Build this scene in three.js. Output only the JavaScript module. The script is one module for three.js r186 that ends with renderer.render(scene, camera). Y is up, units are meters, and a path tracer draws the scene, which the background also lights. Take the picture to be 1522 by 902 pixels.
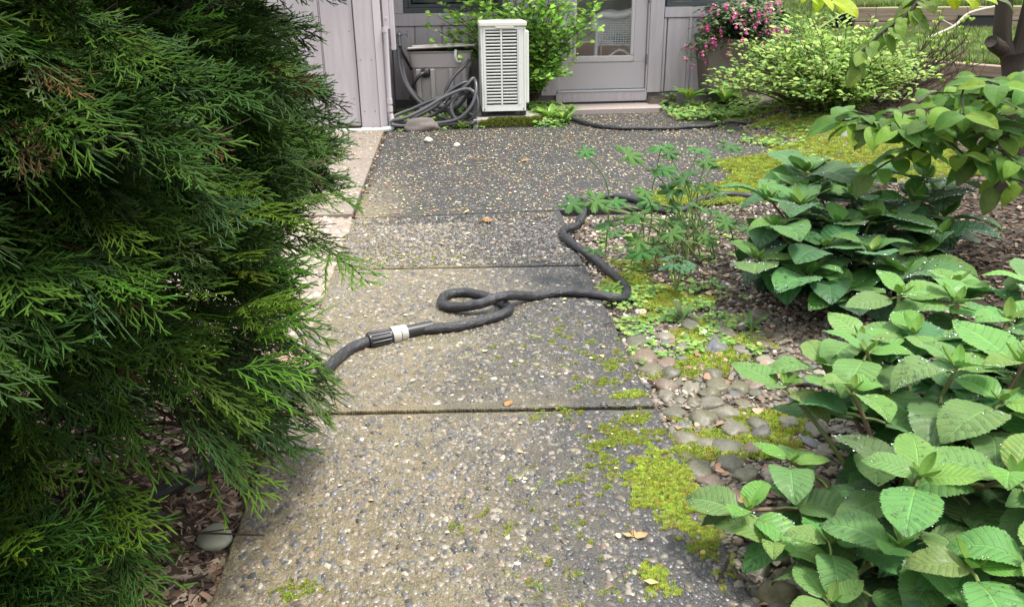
import * as THREE from 'three';
import { mergeGeometries, mergeVertices, toCreasedNormals } from 'three/addons/utils/BufferGeometryUtils.js';
import { RoundedBoxGeometry } from 'three/addons/geometries/RoundedBoxGeometry.js';
import { ImprovedNoise } from 'three/addons/math/ImprovedNoise.js';

// ------------------------------------------------------------------ camera, sky, sun, exposure
const scene = new THREE.Scene();
const V = (x, y, z) => new THREE.Vector3(x, y, z);
const EYE = V(0, 1.35, 0), TILT = Math.atan(481 / 1200), YAW = 4.4 * Math.PI / 180, ROLL = 0.8 * Math.PI / 180;
const camera = new THREE.PerspectiveCamera(2 * Math.atan(451 / 1200) * 180 / Math.PI, 1024 / 606, 0.05, 400);
camera.position.copy(EYE);
camera.rotation.order = 'YXZ';
camera.rotation.set(-TILT, -YAW, -ROLL);
camera.updateMatrixWorld();
scene.add(camera);

const renderer = new THREE.WebGLRenderer({ antialias: true });
renderer.setSize(1024, 606);
renderer.toneMapping = THREE.LinearToneMapping;
renderer.toneMappingExposure = 2.45;
renderer.outputColorSpace = THREE.SRGBColorSpace;
renderer.shadowMap.enabled = true;

{ // overcast sky: bright at the zenith, a third as bright at the horizon, with soft uneven cloud
  const w = 512, h = 256, d = new Float32Array(w * h * 4), n = new ImprovedNoise();
  for (let j = 0; j < h; j++) for (let i = 0; i < w; i++) {
    const el = (j + 0.5) / h * Math.PI - Math.PI / 2, az = (i + 0.5) / w * 2 * Math.PI;
    const s = Math.sin(el), c = Math.cos(el), x = c * Math.cos(az), z = c * Math.sin(az);
    const cl = 0.5 * n.noise(x * 2.5, s * 5, z * 2.5) + 0.3 * n.noise(x * 6, s * 10 + 7, z * 6);
    const L = (s > 0 ? (0.36 + 0.84 * s) : 0.36) * (1 + 0.22 * cl) * 1.0;
    const k = (j * w + i) * 4;
    d[k] = L * 0.97; d[k + 1] = L * 1.0; d[k + 2] = L * 1.06; d[k + 3] = 1;
  }
  const sky = new THREE.DataTexture(d, w, h, THREE.RGBAFormat, THREE.FloatType);
  sky.mapping = THREE.EquirectangularReflectionMapping; sky.magFilter = THREE.LinearFilter; sky.wrapS = THREE.RepeatWrapping; sky.needsUpdate = true;
  scene.background = sky; scene.environment = sky;
}
const sun = new THREE.DirectionalLight(0xfff9f0, 2.3);
sun.position.set(4.2, 12, -2.4); sun.target.position.set(0, 0, -4);
sun.castShadow = true; sun.shadow.radius = 20; sun.shadow.mapSize.set(2048, 2048);
Object.assign(sun.shadow.camera, { left: -12, right: 12, top: 12, bottom: -12, near: 0.5, far: 40 });
scene.add(sun, sun.target);

// ------------------------------------------------------------------ helpers
function rng(a) { return () => { a |= 0; a = a + 0x6D2B79F5 | 0; let t = Math.imul(a ^ a >>> 15, 1 | a); t = t + Math.imul(t ^ t >>> 7, 61 | t) ^ t; return ((t ^ t >>> 14) >>> 0) / 4294967296; }; }
const NZ = new ImprovedNoise();
const noise = (x, y, z = 0) => NZ.noise(x, y, z);
const fbm = (x, y, z = 0) => noise(x, y, z) + 0.5 * noise(x * 2.1 + 3, y * 2.1, z) + 0.25 * noise(x * 4.3, y * 4.3 + 9, z);
const sm = (a, b, x) => { const t = Math.min(1, Math.max(0, (x - a) / (b - a))); return t * t * (3 - 2 * t); };
const lerp = (a, b, t) => a + (b - a) * t;
const mix3 = (a, b, t) => [lerp(a[0], b[0], t), lerp(a[1], b[1], t), lerp(a[2], b[2], t)];
const col = (c) => new THREE.Color().setRGB(c[0], c[1], c[2]);
const used = {};
function numbered(n) { const k = used[n] = (used[n] ?? -1) + 1; return k ? `${n}_${String(k).padStart(3, '0')}` : n; }
function tag(o, label, category, group, kind) { if (label) o.userData.label = label; if (category) o.userData.category = category; if (group) o.userData.group = group; if (kind) o.userData.kind = kind; return o; }
function thing(name, label, category, pos = [0, 0, 0], turn = 0, group) {
  const o = new THREE.Group(); o.name = numbered(name); o.position.set(...pos); o.rotation.y = turn; scene.add(o);
  return tag(o, label, category, group);
}
function struct(name, g, m, parent = scene) { const o = g ? new THREE.Mesh(g, m) : new THREE.Group(); o.name = parent === scene ? numbered(name) : name; parent.add(o); if (parent === scene) o.userData.kind = 'structure'; return o; }
function part(name, g, m, parent) { const o = new THREE.Mesh(g, m); o.name = name; parent.add(o); return o; }
const mat = (c, rough = 0.8, o = {}) => new THREE.MeshStandardMaterial({ color: col(c), roughness: rough, ...o });
const phys = (c, rough = 0.8, o = {}) => new THREE.MeshPhysicalMaterial({ color: col(c), roughness: rough, side: THREE.DoubleSide, ...o });
// collects triangles; colours optional
class MB {
  constructor() { this.p = []; this.i = []; this.u = []; this.c = []; }
  v(x, y, z, u = 0, w = 0, c) { this.p.push(x, y, z); this.u.push(u, w); if (c) this.c.push(c[0], c[1], c[2]); return this.p.length / 3 - 1; }
  t(a, b, c) { this.i.push(a, b, c); }
  q(a, b, c, d) { this.i.push(a, b, c, a, c, d); }
  build() {
    const g = new THREE.BufferGeometry();
    g.setAttribute('position', new THREE.Float32BufferAttribute(this.p, 3)); g.setAttribute('uv', new THREE.Float32BufferAttribute(this.u, 2));
    if (this.c.length) g.setAttribute('color', new THREE.Float32BufferAttribute(this.c, 3));
    g.setIndex(this.i); g.computeVertexNormals(); return g;
  }
  // a tube along points with a radius per point; flat < 1 squashes it
  tube(pts, rad, seg = 8, cap = true, colf) {
    let nrm = null; const rings = []; let len = 0;
    for (let k = 0; k < pts.length; k++) {
      const a = pts[Math.max(0, k - 1)], b = pts[Math.min(pts.length - 1, k + 1)], T = b.clone().sub(a).normalize();
      if (!nrm) { nrm = Math.abs(T.y) < 0.9 ? V(0, 1, 0) : V(1, 0, 0); }
      nrm.addScaledVector(T, -nrm.dot(T)).normalize(); const B = T.clone().cross(nrm);
      if (k) len += pts[k].distanceTo(pts[k - 1]);
      const r = typeof rad === 'function' ? rad(k / (pts.length - 1), k) : rad, ring = [];
      for (let s = 0; s <= seg; s++) {
        const th = s / seg * 2 * Math.PI, cs = Math.cos(th) * r, sn = Math.sin(th) * r;
        ring.push(this.v(pts[k].x + nrm.x * cs + B.x * sn, pts[k].y + nrm.y * cs + B.y * sn, pts[k].z + nrm.z * cs + B.z * sn, s / seg, len, colf && colf(k / (pts.length - 1))));
      }
      rings.push(ring);
    }
    for (let k = 0; k < rings.length - 1; k++) for (let s = 0; s < seg; s++) this.q(rings[k][s], rings[k + 1][s], rings[k + 1][s + 1], rings[k][s + 1]);
    if (cap) for (const [ring, p, f] of [[rings[0], pts[0], 0], [rings[rings.length - 1], pts[pts.length - 1], 1]]) {
      const c = this.v(p.x, p.y, p.z, 0.5, f, colf && colf(f));
      for (let s = 0; s < seg; s++) f ? this.t(c, ring[s], ring[s + 1]) : this.t(c, ring[s + 1], ring[s]);
    }
    return this;
  }
}
const curve = (pts, n = 60, tens = 0.5) => new THREE.CatmullRomCurve3(pts.map(p => Array.isArray(p) ? V(...p) : p), false, 'catmullrom', tens).getSpacedPoints(n);
const tubeG = (pts, rad, seg = 8, n = 0) => new MB().tube(n ? curve(pts, n) : pts.map(p => Array.isArray(p) ? V(...p) : p), rad, seg).build();
// a box from its two corners, with uv in metres and slightly eased edges
function box(x0, y0, z0, x1, y1, z1, r = 0.003) {
  const w = x1 - x0, h = y1 - y0, d = z1 - z0;
  const g = r > 0 ? new RoundedBoxGeometry(w, h, d, 1, Math.min(r, w / 2.2, h / 2.2, d / 2.2)) : new THREE.BoxGeometry(w, h, d);
  g.translate((x0 + x1) / 2, (y0 + y1) / 2, (z0 + z1) / 2);
  const p = g.attributes.position, n = g.attributes.normal, u = g.attributes.uv;
  for (let i = 0; i < p.count; i++) { const ax = Math.abs(n.getX(i)), ay = Math.abs(n.getY(i)), az = Math.abs(n.getZ(i)); if (az >= ax && az >= ay) u.setXY(i, p.getX(i), p.getY(i)); else if (ax >= ay) u.setXY(i, p.getZ(i), p.getY(i)); else u.setXY(i, p.getX(i), p.getZ(i)); }
  return g;
}
function dataTex(w, h, f, srgb, rep) { // f(u,v,x,y) -> [r,g,b] linear 0..1 or a grey
  const d = new Uint8Array(w * h * 4), enc = srgb ? (x => x <= 0.0031308 ? 12.92 * x : 1.055 * Math.pow(x, 1 / 2.4) - 0.055) : (x => x);
  for (let y = 0; y < h; y++) for (let x = 0; x < w; x++) {
    let c = f((x + 0.5) / w, (y + 0.5) / h, x, y); if (typeof c === 'number') c = [c, c, c];
    const k = (y * w + x) * 4; for (let q = 0; q < 3; q++) d[k + q] = Math.max(0, Math.min(255, Math.round(enc(Math.max(0, Math.min(1, c[q]))) * 255))); d[k + 3] = 255;
  }
  const t = new THREE.DataTexture(d, w, h); t.magFilter = THREE.LinearFilter; t.minFilter = THREE.LinearMipmapLinearFilter; t.generateMipmaps = true;
  t.wrapS = t.wrapT = THREE.RepeatWrapping; if (srgb) t.colorSpace = THREE.SRGBColorSpace; if (rep) t.repeat.set(rep[0], rep[1]); t.needsUpdate = true; return t;
}
// many copies of a few shapes as stuff: items = [{m: Matrix4, c: [r,g,b], k: which}]
function stuffCopies(name, geos, material, items, parent, label, category) {
  const holder = [];
  geos.forEach((g, k) => {
    const its = items.filter(i => (i.k ?? 0) === k); if (!its.length) return;
    const im = new THREE.InstancedMesh(g, material, its.length);
    its.forEach((it, j) => { im.setMatrixAt(j, it.m); im.setColorAt(j, it.c ? col(it.c) : col([1, 1, 1])); });
    im.name = parent === scene ? numbered(name) : name; im.userData.kind = 'stuff'; if (label) tag(im, label, category); parent.add(im); holder.push(im);
  });
  return holder;
}
const TMP = new THREE.Object3D(); TMP.rotation.order = 'YXZ';
function mtx(p, rx, ry, rz, sx, sy = sx, sz = sx) { TMP.position.set(...p); TMP.rotation.set(rx, ry, rz); TMP.scale.set(sx, sy, sz); TMP.updateMatrix(); return TMP.matrix.clone(); }
// rounded stone shapes
function stoneGeo(seed, detail, flat = 0.6, rough = 0.16) {
  const r = rng(seed), g = mergeVertices(new THREE.IcosahedronGeometry(1, detail).deleteAttribute('uv').deleteAttribute('normal')), p = g.attributes.position;
  const ox = r() * 50, e = 0.75 + r() * 0.5;
  for (let i = 0; i < p.count; i++) {
    const v = V(p.getX(i), p.getY(i), p.getZ(i)), k = 1 + rough * 1.6 * noise(v.x * 1.1 + ox, v.y * 1.1, v.z * 1.1) + rough * 0.5 * noise(v.x * 3 + ox, v.y * 3, v.z * 3);
    p.setXYZ(i, v.x * k, v.y * k * flat, v.z * k * e);
  }
  g.setAttribute('uv', new THREE.Float32BufferAttribute(new Float32Array(p.count * 2).map((_, i) => i % 2 ? p.getZ(i >> 1) : p.getX(i >> 1)), 2));
  g.computeVertexNormals(); return g;
}
// one leaf blade: base at the origin, length along +z, upper side +y
function leafGeo({ L = 1, W = 0.6, nv = 16, nu = 3, f = t => Math.sin(Math.PI * t), serr = 0, teeth = 20, fold = 0.15, droop = 0.6, bend = 0, quilt = 0, veins = 8, curl = 0, seed = 1, wave = 0 }) {
  const b = new MB(), r = rng(seed), ph = r() * 6; let y = 0, z = 0, x0 = 0; const ds = L / nv, rows = [];
  for (let i = 0; i <= nv; i++) {
    const t = i / nv, a = droop * (t - 0.35) * 1.3, row = []; if (i) { y -= Math.sin(a) * ds; z += Math.cos(a) * ds; x0 = bend * L * t * t; }
    const tooth = serr ? 1 + serr * (((t * teeth) % 1) < 0.5 ? 0.5 : -0.5) : 1, hw = 0.5 * W * Math.max(0, f(t));
    for (let j = -nu; j <= nu; j++) {
      const s = j / nu, as = Math.abs(s), w = hw * s * (as === 1 ? tooth : 1), up = fold * Math.abs(w) - curl * w * w / (W || 1);
      const vph = (t - 0.22 * as * (1 - 0.3 * t)) * veins, q = quilt * (1 - Math.abs(((vph % 1) + 1) % 1 - 0.5) * 2 - 0.5) * Math.min(1, as * 3) * (1 - as * 0.5) - quilt * 0.6 * (as < 0.05 ? 1 : 0);
      const wv = wave * as * Math.sin(t * 9 + ph + (s > 0 ? 1.7 : 0)) * hw;
      const nY = Math.cos(a), nZ = Math.sin(a), d = up + q + wv;
      row.push(b.v(x0 + w, y + d * nY, z + d * nZ, 0.5 + 0.5 * s, t));
    }
    rows.push(row);
  }
  for (let i = 0; i < nv; i++) for (let j = 0; j < 2 * nu; j++) b.q(rows[i][j], rows[i + 1][j], rows[i + 1][j + 1], rows[i][j + 1]);
  return b.build();
}
const ovate = t => (Math.pow(t, 0.55) * Math.pow(1 - t, 0.8)) / 0.4015 * (1 - 0.25 * sm(0.75, 1, t));
const lance = t => (Math.pow(t, 0.7) * Math.pow(1 - t, 0.75)) / 0.36;
const ellip = t => Math.pow(Math.sin(Math.PI * Math.min(1, t * 0.98 + 0.01)), 0.75);
// ------------------------------------------------------------------ ground
const LAND_R = z => 2.72 - 0.05 * (z + 6.3);                    // right edge of the wide landing
function groundY(x, z) {
  let y = -0.035 + 0.012 * fbm(x * 2.3, z * 2.3, 1) + 0.006 * noise(x * 11, z * 11, 4);
  if (x > 0.67 && z > -5) y += 0.05 * sm(0.9, 2.2, x);
  y += 0.13 * sm(2.25, 2.6, x + 0.25 * noise(z * 1.2, 3, 8)) * sm(-2.2, -2.9, z) * (1 - 0.4 * sm(-4.6, -5.6, z)) * (z < -4.7 ? lerp(1, sm(LAND_R(z), LAND_R(z) + 0.8, x), sm(-4.7, -4.95, z)) : 1);
  if (x > 2.2) y += 0.10 * sm(-6.2, -8.8, z) * sm(LAND_R(z) + 0.1, LAND_R(z) + 0.9, x) + 0.02 * sm(-5, -6, z);
  if (z < -8.0 && x > -0.7 && x < 2.6) y += 0.08 * sm(-8.0, -8.9, z) * (x < 1.2 ? 1 : 0.1) + 0.1 * sm(-8.8, -9.2, z) * (x > 2.3 ? 1 : 0);
  const under = (x > -0.58 && x < 0.64 && z > -4.9 && z < 0.6) || (x > -0.57 && x < LAND_R(z) - 0.05 && z < -4.92 && z > -8.0 + (x > 1.2 ? -1.1 : 0)) || (x < -0.62 && z < -4.95 && z > -8.05);
  if (under) y = -0.12;
  if (x < -0.62 && z > -4.9) y += 0.01 * fbm(x * 5, z * 5, 2);
  const far = Math.max(sm(4, 8, x), sm(-4, -9, x), sm(1, 3, z)); y = lerp(y, -0.06, far);
  if (z < -10.5) y = lerp(y, 0.05, sm(-10.5, -14, z));
  return y;
}
const mossAmt = (x, z) => {          // where moss grows on the soil right of the path and on the landing
  let m = 0;
  if (x > 0.64 && z < -2.05 && z > -5) m = Math.max(m, sm(-0.12, 0.35, fbm(x * 2.6 + 4, z * 2.6, 6)) * (1 - sm(1.05, 1.5, x)) * (1 - 0.75 * sm(-3.5, -4.3, z)));
  if (z < -4.85 && z > -8.4 && x > 0.9) {
    const d = (x - 1.35) * 0.75 + Math.min(0, z + 5.2) * 0.62;
    m = Math.max(m, sm(-0.05, 0.35, d + 0.32 * fbm(x * 1.7, z * 1.7, 12)));
    if (x > LAND_R(z)) m = Math.max(m, sm(-0.35, 0.2, fbm(x * 1.9, z * 1.9, 15)));
  }
  return m;
};
{
  const xs = [-140, -60, -25, -12, -6.5, -4.2], zs = [-150, -80, -45, -28, -18, -14, -12, -10.6];
  for (let x = -3.4; x <= 4.6; x += 0.035) xs.push(x); xs.push(5, 5.6, 6.6, 8, 11, 18, 30, 60, 140);
  for (let z = -10; z <= 0.4; z += 0.035) zs.push(z); zs.push(0.8, 1.5, 3, 8, 20, 50, 110);
  const b = new MB(), nx = xs.length;
  const soil = [0.075, 0.052, 0.036], grit = [0.17, 0.14, 0.115], green = [0.075, 0.085, 0.02], litter = [0.24, 0.165, 0.125], pale = [0.2, 0.165, 0.13];
  for (const z of zs) for (const x of xs) {
    let c = mix3(soil, grit, sm(-0.3, 0.6, fbm(x * 4, z * 4, 3)));
    if (x > 0.6 && x < 1.4 && z > -2.9) c = mix3(c, grit, 0.6);
    c = mix3(c, green, 0.75 * mossAmt(x, z));
    if (x < -0.6 && z > -4.95) c = mix3(mix3(c, litter, sm(-1.2, -2.0, -z * -1 - 0.2 * noise(x * 3, z * 3))), pale, sm(-2.5, -3.4, z) * 0.9);
    if (z < -8.0 && x > -0.7) c = mix3(c, [0.24, 0.19, 0.15], 0.6);
    if (z < -10 || x > 4.8 || x < -3.6 || z > 0.5) c = mix3(c, [0.06, 0.075, 0.03], 0.7);
    b.v(x, groundY(x, z), z, x, z, c);
  }
  for (let j = 0; j < zs.length - 1; j++) for (let i = 0; i < nx - 1; i++) b.q(j * nx + i, (j + 1) * nx + i, (j + 1) * nx + i + 1, j * nx + i + 1);
  const tx = dataTex(1024, 1024, (u, v, x, y) => {
    const P = 2 * Math.PI, a = noise(Math.cos(u * P) * 9 + 20, Math.sin(u * P) * 9, v * 60), f = Math.abs(noise(u * 190, v * 70, 3)) + Math.abs(noise(u * 60, v * 210, 8));
    return 0.62 + 0.25 * a + 0.5 * (f - 0.35) + 0.2 * noise(u * 400, v * 400, 1);
  }, false, [0.9, 0.9]);
  struct('ground', b.build(), new THREE.MeshStandardMaterial({ vertexColors: true, map: tx, bumpMap: tx, bumpScale: 0.006, roughness: 0.95 }));
}

// ------------------------------------------------------------------ the exposed aggregate path
// dry, dusty cement on the left and wet dark cement on the right and at the back
const dryAmt = (x, z) => {
  let m = sm(0.42, -0.42, x + 0.28 * fbm(x * 2.2 + 7, z * 1.7, 2) + 0.1 * noise(x * 9, z * 9, 5) - 0.12);
  if (z < -4.7) m *= sm(-0.15, -0.55, x + 0.1 * noise(x * 3, z * 3)) * sm(-6.4, -5, z) + 0.0;
  if (z > -2.4) m = Math.max(m * 0.95, 0.75 * sm(0.55, 0.0, Math.hypot((x + 0.15) / 0.9, (z + 1.9) / 0.75) + 0.25 * fbm(x * 4, z * 4, 9)));
  return m;
};
const WET = [0.047, 0.046, 0.044], DRY = [0.18, 0.15, 0.088], OLIVE = [0.115, 0.11, 0.05];
function cement(x, z) {
  const m = dryAmt(x, z); let c = mix3(WET, DRY, m);
  c = mix3(c, OLIVE, 0.5 * sm(0.1, 0.7, fbm(x * 3.1 + 11, z * 3.1, 7)) * (z > -5 ? 1 : 0.3));
  const k = 1 + 0.35 * noise(x * 25, z * 25, 2) + 0.45 * noise(x * 110, z * 110, 4) + 0.45 * noise(x * 260, z * 260, 6);
  return [c[0] * k, c[1] * k, c[2] * k];
}
const path = struct('path', null, null);
const slabs = [];
{
  const bt = dataTex(1024, 1024, (u, v) => 0.5 + 0.35 * noise(u * 90, v * 90, 1) + 0.35 * noise(u * 230, v * 230, 5) + 0.15 * noise(u * 22, v * 22, 9), false);
  const r = rng(5);
  // corners run left-front, right-front, right-back, left-back
  const defs = [
    [[-0.6, 0.5], [0.665, 0.5], [0.665, -2.352], [-0.605, -2.437]],
    [[-0.605, -2.46], [0.664, -2.375], [0.668, -3.828], [-0.6, -3.915]],
    [[-0.6, -3.948], [0.668, -3.863], [0.69, -4.905], [-0.595, -4.885]],
    [[-0.595, -4.895], [0.69, -4.915], [2.72, -4.89], [2.72, -6.3], [2.86, -8.0], [2.42, -8.72], [1.28, -8.72], [1.18, -8.02], [-0.575, -7.98]],
  ];
  defs.forEach((d, q) => {
    const pts = [];
    d.forEach((a, k) => { const e = d[(k + 1) % d.length], n = Math.max(2, Math.round(Math.hypot(e[0] - a[0], e[1] - a[1]) / 0.028)); for (let i = 0; i < n; i++) { const t = i / n; const j = i ? 0.006 * noise(i * 0.35, k * 7, q * 5) + (r() - 0.5) * 0.004 : 0; const L = Math.hypot(e[0] - a[0], e[1] - a[1]), nxx = -(e[1] - a[1]) / L, nzz = (e[0] - a[0]) / L; pts.push([a[0] + (e[0] - a[0]) * t + nxx * j, a[1] + (e[1] - a[1]) * t + nzz * j]); } });
    const s = new THREE.Shape(pts.map(p => new THREE.Vector2(p[0], -p[1])));
    const g = new THREE.ExtrudeGeometry(s, { depth: 0.09, bevelEnabled: true, bevelThickness: 0.006, bevelSize: 0.006, bevelOffset: -0.006, bevelSegments: 2, steps: 1 });
    g.rotateX(-Math.PI / 2); g.translate(0, -0.096 - [0, 0, 0.004, 0.001][q], 0);
    const xs = d.map(p => p[0]), zs = d.map(p => p[1]), x0 = Math.min(...xs) - 0.02, x1 = Math.max(...xs) + 0.02, z0 = q ? Math.min(...zs) - 0.02 : -2.48, z1 = q ? Math.max(...zs) + 0.02 : -0.6;
    const p = g.attributes.position, u = g.attributes.uv; for (let i = 0; i < p.count; i++) u.setXY(i, p.getX(i), p.getZ(i));
    const map = dataTex([1024, 1024, 768, 1024][q], [1300, 1024, 768, 1024][q], (a, b) => cement(lerp(x0, x1, a), lerp(z0, z1, b)), true);
    map.repeat.set(1 / (x1 - x0), 1 / (z1 - z0)); map.offset.set(-x0 / (x1 - x0), -z0 / (z1 - z0));
    const bb = bt.clone(); bb.repeat.set(1.6, 1.6); bb.needsUpdate = true;
    slabs.push(part('slab', g, new THREE.MeshStandardMaterial({ map, bumpMap: bb, bumpScale: 0.004, roughness: 0.45 }), path));
  });
}
// pebbles of the aggregate: real stones bedded in the cement
{
  const geos = [0, 1, 2, 3].map(k => stoneGeo(40 + k, 1, 0.5, 0.4)), small = [0, 1].map(k => stoneGeo(60 + k, 0, 0.6, 0.25));
  const pm = new THREE.MeshStandardMaterial({ roughness: 0.32 });
  const r = rng(77), big = [], items = [];
  const inLand = (x, z) => z < -4.93 && z > -8.66 && x > -0.56 && x < Math.min(2.68, LAND_R(z)) && !(z < -7.95 && (x < 1.22 || x > 2.45));
  const palette = dry => { // darker when wet
    const k = r(), j = 0.75 + r() * 0.5, w = dry ? 1.0 : 0.62; let c;
    if (k < 0.5) c = [0.1, 0.096, 0.092]; else if (k < 0.68) c = [0.12, 0.12, 0.124]; else if (k < 0.82) c = [0.18, 0.15, 0.11]; else if (k < 0.9) c = [0.23, 0.2, 0.165]; else if (k < 0.94) c = [0.21, 0.145, 0.11]; else if (k < 0.985) c = [0.3, 0.27, 0.21]; else c = [0.47, 0.43, 0.35];
    return [c[0] * j * w, c[1] * j * w, c[2] * j * w];
  };
  const add = (x, z, rad) => {
    if (fbm(x * 2.7 + 30, z * 2.7, 14) > 0.12 && r() < 0.62 && rad < 0.009) return;
    const dry = r() < dryAmt(x, z), c = palette(dry); let cc = c; if (dry && r() < 0.55) cc = mix3(c, [0.25, 0.21, 0.145], 0.5);
    const it = { p: [x, rad * 0.1 * (r() - 0.5) - rad * 0.28, z], r: [(r() - 0.5) * 0.5, r() * 6.28, (r() - 0.5) * 0.5], s: rad, e: 0.78 + 0.5 * r(), c: cc, x, z, sub: z > -2.45 ? 0 : z > -3.93 ? 1 : z > -4.9 ? 2 : 3 };
    if (Math.abs(z + 2.4) < 0.085 + 0.07 * 0 && Math.abs(z + 2.402 - 0.067 * (x)) < rad + 0.012) return;
    if (Math.abs(z + 3.888 - 0.067 * x) < rad + 0.02) return;
    items.push(it);
  };
  for (let k = 0; k < 26000; k++) { const x = lerp(-0.585, 0.65, r()), z = lerp(-2.42, -0.9, r()); add(x, z, 0.002 + 0.0135 * Math.pow(r(), 4.2)); }
  for (let k = 0; k < 26000; k++) { const x = lerp(-0.585, 0.65, r()), z = lerp(-4.86, -2.46, r()); add(x, z, 0.0028 + 0.014 * Math.pow(r(), 4)); }
  for (let k = 0; k < 26000; k++) { const x = lerp(-0.56, 2.8, r()), z = lerp(-8.66, -4.93, r()); if (inLand(x, z)) add(x, z, 0.004 + 0.0125 * Math.pow(r(), 3)); }
  items.sort((a, b) => b.s / Math.hypot(b.x, 1.35, b.z) - a.s / Math.hypot(a.x, 1.35, a.z));
  const seen = [0, 0, 0, 0], rest = [[], [], [], []], mats = new Map();
  for (const it of items) {
    if (it.sub === 0 && it.z < -1.3 && seen[0] < 230 || it.sub === 1 && it.z > -3 && seen[1] < 50) {
      seen[it.sub]++; const key = it.c.map(v => Math.round(Math.sqrt(v) * 9)).join(); if (!mats.has(key)) mats.set(key, mat(it.c, 0.32));
      const m = part('pebble', geos[seen[it.sub] % 4], mats.get(key), slabs[it.sub]); m.position.set(...it.p); m.rotation.set(...it.r); m.scale.set(it.s * it.e, it.s, it.s / it.e);
    } else { const tiny = it.s < 0.006; rest[it.sub].push({ m: mtx(it.p, it.r[0], it.r[1], it.r[2], it.s * it.e, it.s, it.s / it.e), c: it.c, k: tiny ? 4 + (rest[it.sub].length & 1) : rest[it.sub].length & 3 }); }
  }
  rest.forEach((l, s) => stuffCopies('aggregate', [...geos, ...small], pm, l, slabs[s]));
}
// pale pavement in front of the left wing
{
  const map = dataTex(512, 512, (u, v) => { const k = 1 + 0.16 * noise(u * 60, v * 60, 1) + 0.25 * noise(u * 170, v * 170, 3) + 0.1 * noise(u * 5, v * 5, 6); const sp = noise(u * 120, v * 120, 12) > 0.42 ? 0.7 : noise(u * 140, v * 140, 17) > 0.45 ? 1.3 : 1; return [0.215 * k * sp, 0.18 * k * sp, 0.148 * k * sp]; }, true, [0.8, 0.8]);
  const m = new THREE.MeshStandardMaterial({ map, bumpMap: map, bumpScale: 0.002, roughness: 0.85 }), pav = struct('pavement', null, null);
  for (const [z0, z1] of [[-6.6, -4.95], [-8.06, -6.612]]) for (const [x0, x1] of [[-2.3, -0.612], [-4.2, -2.312]]) {
    const sl = part('slab', box(x0, -0.1, z0, x1, 0.012, z1, 0.008), m, pav), r = rng(700 + z0 * 10 + x0), it = [], C = [[0.24, 0.195, 0.155], [0.16, 0.13, 0.11], [0.28, 0.235, 0.19], [0.34, 0.3, 0.25], [0.2, 0.14, 0.1]];
    if (x1 > -1) { for (let k = 0; k < 5200; k++) { const s = 0.005 + 0.011 * Math.pow(r(), 2.5); it.push({ m: mtx([lerp(x0 + 0.02, x1 - 0.02, r()), 0.0115 - s * 0.15, lerp(z0 + 0.02, z1 - 0.02, r())], 0, r() * 6.28, 0, s * (0.8 + 0.5 * r()), s * 0.6, s), c: C[Math.floor(r() * 5)] }); } stuffCopies('aggregate', [stoneGeo(64, 1, 0.6, 0.3)], new THREE.MeshStandardMaterial({ roughness: 0.7 }), it, sl); }
  }
}
// ------------------------------------------------------------------ the house
const woodBump = dataTex(512, 1024, (u, v) => {
  const w = 0.06 * noise(u * 6, v * 3, 2); const g = noise((u + w) * 90, v * 4, 1), s = noise((u + w) * 22, v * 1.6, 4), saw = noise(u * 4, v * 260, 7);
  return 0.55 + 0.2 * g + 0.2 * s + 0.08 * saw;
}, false, [2, 1.2]);
const PAINT = [0.5, 0.455, 0.475];
const paintMap = dataTex(512, 512, (u, v) => { const k = 0.95 + 0.1 * noise(u * 30, v * 3, 1) + 0.06 * noise(u * 5, v * 5, 3) - 0.2 * sm(0.62, 0.75, noise(u * 9, v * 5, 21)) + 0.03 * noise(u * 120, v * 10, 5); return [PAINT[0] * k, PAINT[1] * k, PAINT[2] * k]; }, true, [0.8, 0.6]);
const paint = new THREE.MeshStandardMaterial({ map: paintMap, bumpMap: woodBump, bumpScale: 0.005, roughness: 0.75 });
const smoothPaint = mat([0.5, 0.455, 0.475], 0.55);
const trimLight = mat([0.55, 0.51, 0.52], 0.65);
const darkSash = mat([0.065, 0.075, 0.085], 0.45);
const glass = new THREE.MeshPhysicalMaterial({ color: 0xffffff, transmission: 1, thickness: 0, roughness: 0.02, ior: 1.4 });
const dark = mat([0.03, 0.03, 0.032], 0.8);
const house = thing('house', 'mauve grey timber clad house with a glazed door and dark windows behind the path', 'house', [0, 0, 0]);
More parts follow.
